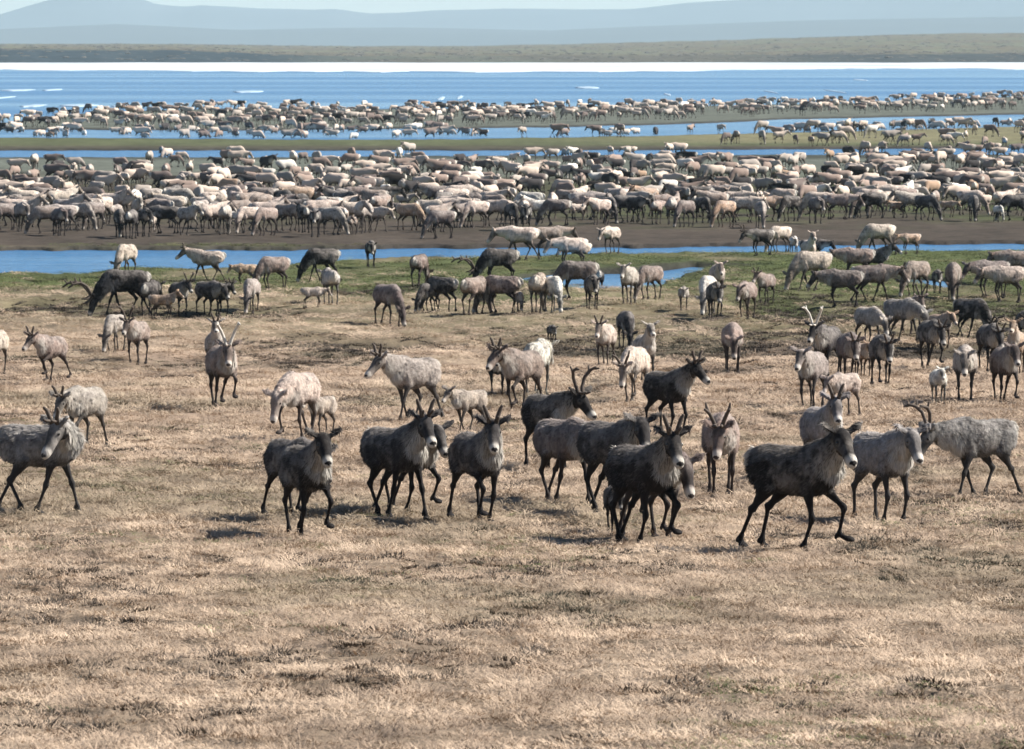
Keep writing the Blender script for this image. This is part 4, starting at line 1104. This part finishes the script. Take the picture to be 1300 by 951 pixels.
# far gravel bar and the channels round it
ftop = curve([(-60, 160), (0, 156), (30, 152), (60, 147), (110, 142), (180, 139), (260, 137), (340, 138), (500, 139), (640, 138), (700, 135), (800, 133), (900, 132), (1000, 131), (1100, 130), (1200, 124), (1360, 120)])
fbot = curve([(-60, 166), (0, 167), (100, 166), (330, 168), (520, 166), (640, 158), (760, 156), (900, 152), (1000, 148), (1100, 144), (1200, 142), (1360, 138)])
focc = []
def far_add(n, top_, bot_, x0, x1, prob=lambda x, y: 1):
    k = 0; tr = 0
    while k < n and tr < 40000:
        tr += 1
        x = random.uniform(x0, x1); y = random.uniform(float(top_(x)), float(bot_(x)))
        if random.random() > prob(x, y): continue
        s = (y - HOR) * .132
        if any(abs(a - x) < s * .4 and abs(b_ - y) < s * .16 for a, b_ in focc): continue
        focc.append((x, y)); stuffers.append((x, y, random_heading(), colour_pick(), random.uniform(.8, 1.15))); k += 1
far_add(600, ftop, fbot, -45, 1345, lambda x, y: .25 if x < 60 else .75 if x > 880 else 1)
far_add(34, curve([(0, 168), (520, 168)]), curve([(0, 174), (520, 174)]), 0, 620)
far_add(62, curve([(640, 172), (900, 166), (1300, 152)]), curve([(640, 177), (900, 172), (1300, 164)]), 660, 1345, lambda x, y: .3 if x < 1000 else 1)
far_add(26, curve([(900, 176), (1300, 168)]), curve([(900, 186), (1300, 186)]), 900, 1345)
def build_stuff():
    protos = [caribou_mesh(lg, hk, yw, .026, .13, seed=i) for i, (lg, hk, yw) in enumerate(CROWD_POSES[:6])]
    data = []
    for me, _ in protos:
        nv = len(me.vertices); co = np.empty(nv * 3, np.float32); me.vertices.foreach_get('co', co)
        mk = np.empty(nv * 4, np.float32); me.color_attributes['mask'].data.foreach_get('color', mk)
        me.calc_loop_triangles(); tr = np.empty(len(me.loop_triangles) * 3, np.int32); me.loop_triangles.foreach_get('vertices', tr)
        data.append((co.reshape(-1, 3), mk.reshape(-1, 4), tr.reshape(-1, 3)))
    VV, FF, MM, off = [], [], [], 0
    dark = np.array([.03, .026, .024]); pale = np.array([.62, .57, .5])
    for (x, y, hd, ct, sz) in stuffers:
        co, mk, tr = data[random.randrange(len(data))]
        p = at(x, y); z = float(terrain(np.array([p.x]), np.array([p.y]))[0][0]); z = max(z, -.55)
        th_ = R(hd); a = math.atan2(-math.cos(th_), math.sin(th_)); c, s = math.cos(a), math.sin(a)
        v = co * sz; v = np.stack([v[:, 0] * c - v[:, 1] * s + p.x, v[:, 0] * s + v[:, 1] * c + p.y, v[:, 2] + z - .01], -1)
        base = np.array(COATS[ct][:3]) * random.uniform(.85, 1.15)
        col = base * (1 - mk[:, 0:1]) + (dark + base * .12) * mk[:, 0:1]; col = col * (1 - mk[:, 1:2] * .85) + pale * mk[:, 1:2] * .85
        VV.append(v); FF.append(tr + off); MM.append(np.concatenate([col, np.ones((len(v), 1))], -1)); off += len(v)
    V = np.concatenate(VV).astype(np.float32); Fa = np.concatenate(FF).astype(np.int32); Mk = np.concatenate(MM).astype(np.float32)
    me = bpy.data.meshes.new('caribou_herd'); me.vertices.add(len(V)); me.vertices.foreach_set('co', V.ravel())
    me.loops.add(Fa.size); me.loops.foreach_set('vertex_index', Fa.ravel())
    me.polygons.add(len(Fa)); me.polygons.foreach_set('loop_start', (np.arange(len(Fa)) * 3).astype(np.int32))
    me.polygons.foreach_set('use_smooth', np.ones(len(Fa), bool)); me.update(calc_edges=True)
    ca = me.color_attributes.new('fur', 'FLOAT_COLOR', 'POINT'); ca.data.foreach_set('color', Mk.ravel())
    m, t, b = mat('far_coat')
    vc = N(t, 'ShaderNodeVertexColor', layer_name='fur').outputs['Color']
    t.links.new(vc, b.inputs['Base Color']); b.inputs['Roughness'].default_value = .85; b.inputs['Specular IOR Level'].default_value = .15
    me.materials.append(m)
    o = bpy.data.objects.new('caribou_herd', me); COL.objects.link(o)
    o['kind'] = 'stuff'; o['label'] = 'distant mass of caribou in the back rows and on the far gravel bar'; o['category'] = 'caribou herd'
    for me_, _ in protos: bpy.data.meshes.remove(me_)
build_stuff()
print('caribou individuals', n_ind, 'stuff', len(stuffers), 'protos', len(CACHE), 'tries', tries)

# ------------------------------------------------------------------ haze
def haze():
    x, y0, y1, z0, z1 = 17000, -300, 22500, -3, 420
    bm = bmesh.new(); bmesh.ops.create_cube(bm, size=1)
    for v in bm.verts: v.co = (v.co.x * 2 * x, y0 if v.co.y < 0 else y1, z0 if v.co.z < 0 else z1)
    me = bpy.data.meshes.new('haze'); bm.to_mesh(me); bm.free()
    m = bpy.data.materials.new('haze_air'); m.use_nodes = True; n = m.node_tree.nodes; n.clear()
    o_ = n.new('ShaderNodeOutputMaterial'); v = n.new('ShaderNodeVolumePrincipled')
    v.inputs['Color'].default_value = (.66, .87, 1, 1); v.inputs['Density'].default_value = 4.6e-5
    m.node_tree.links.new(v.outputs[0], o_.inputs['Volume']); me.materials.append(m)
    o = bpy.data.objects.new('haze', me); COL.objects.link(o); o['kind'] = 'stuff'; o['label'] = 'thin blue haze over the lake and hills'; o['category'] = 'haze'
haze()
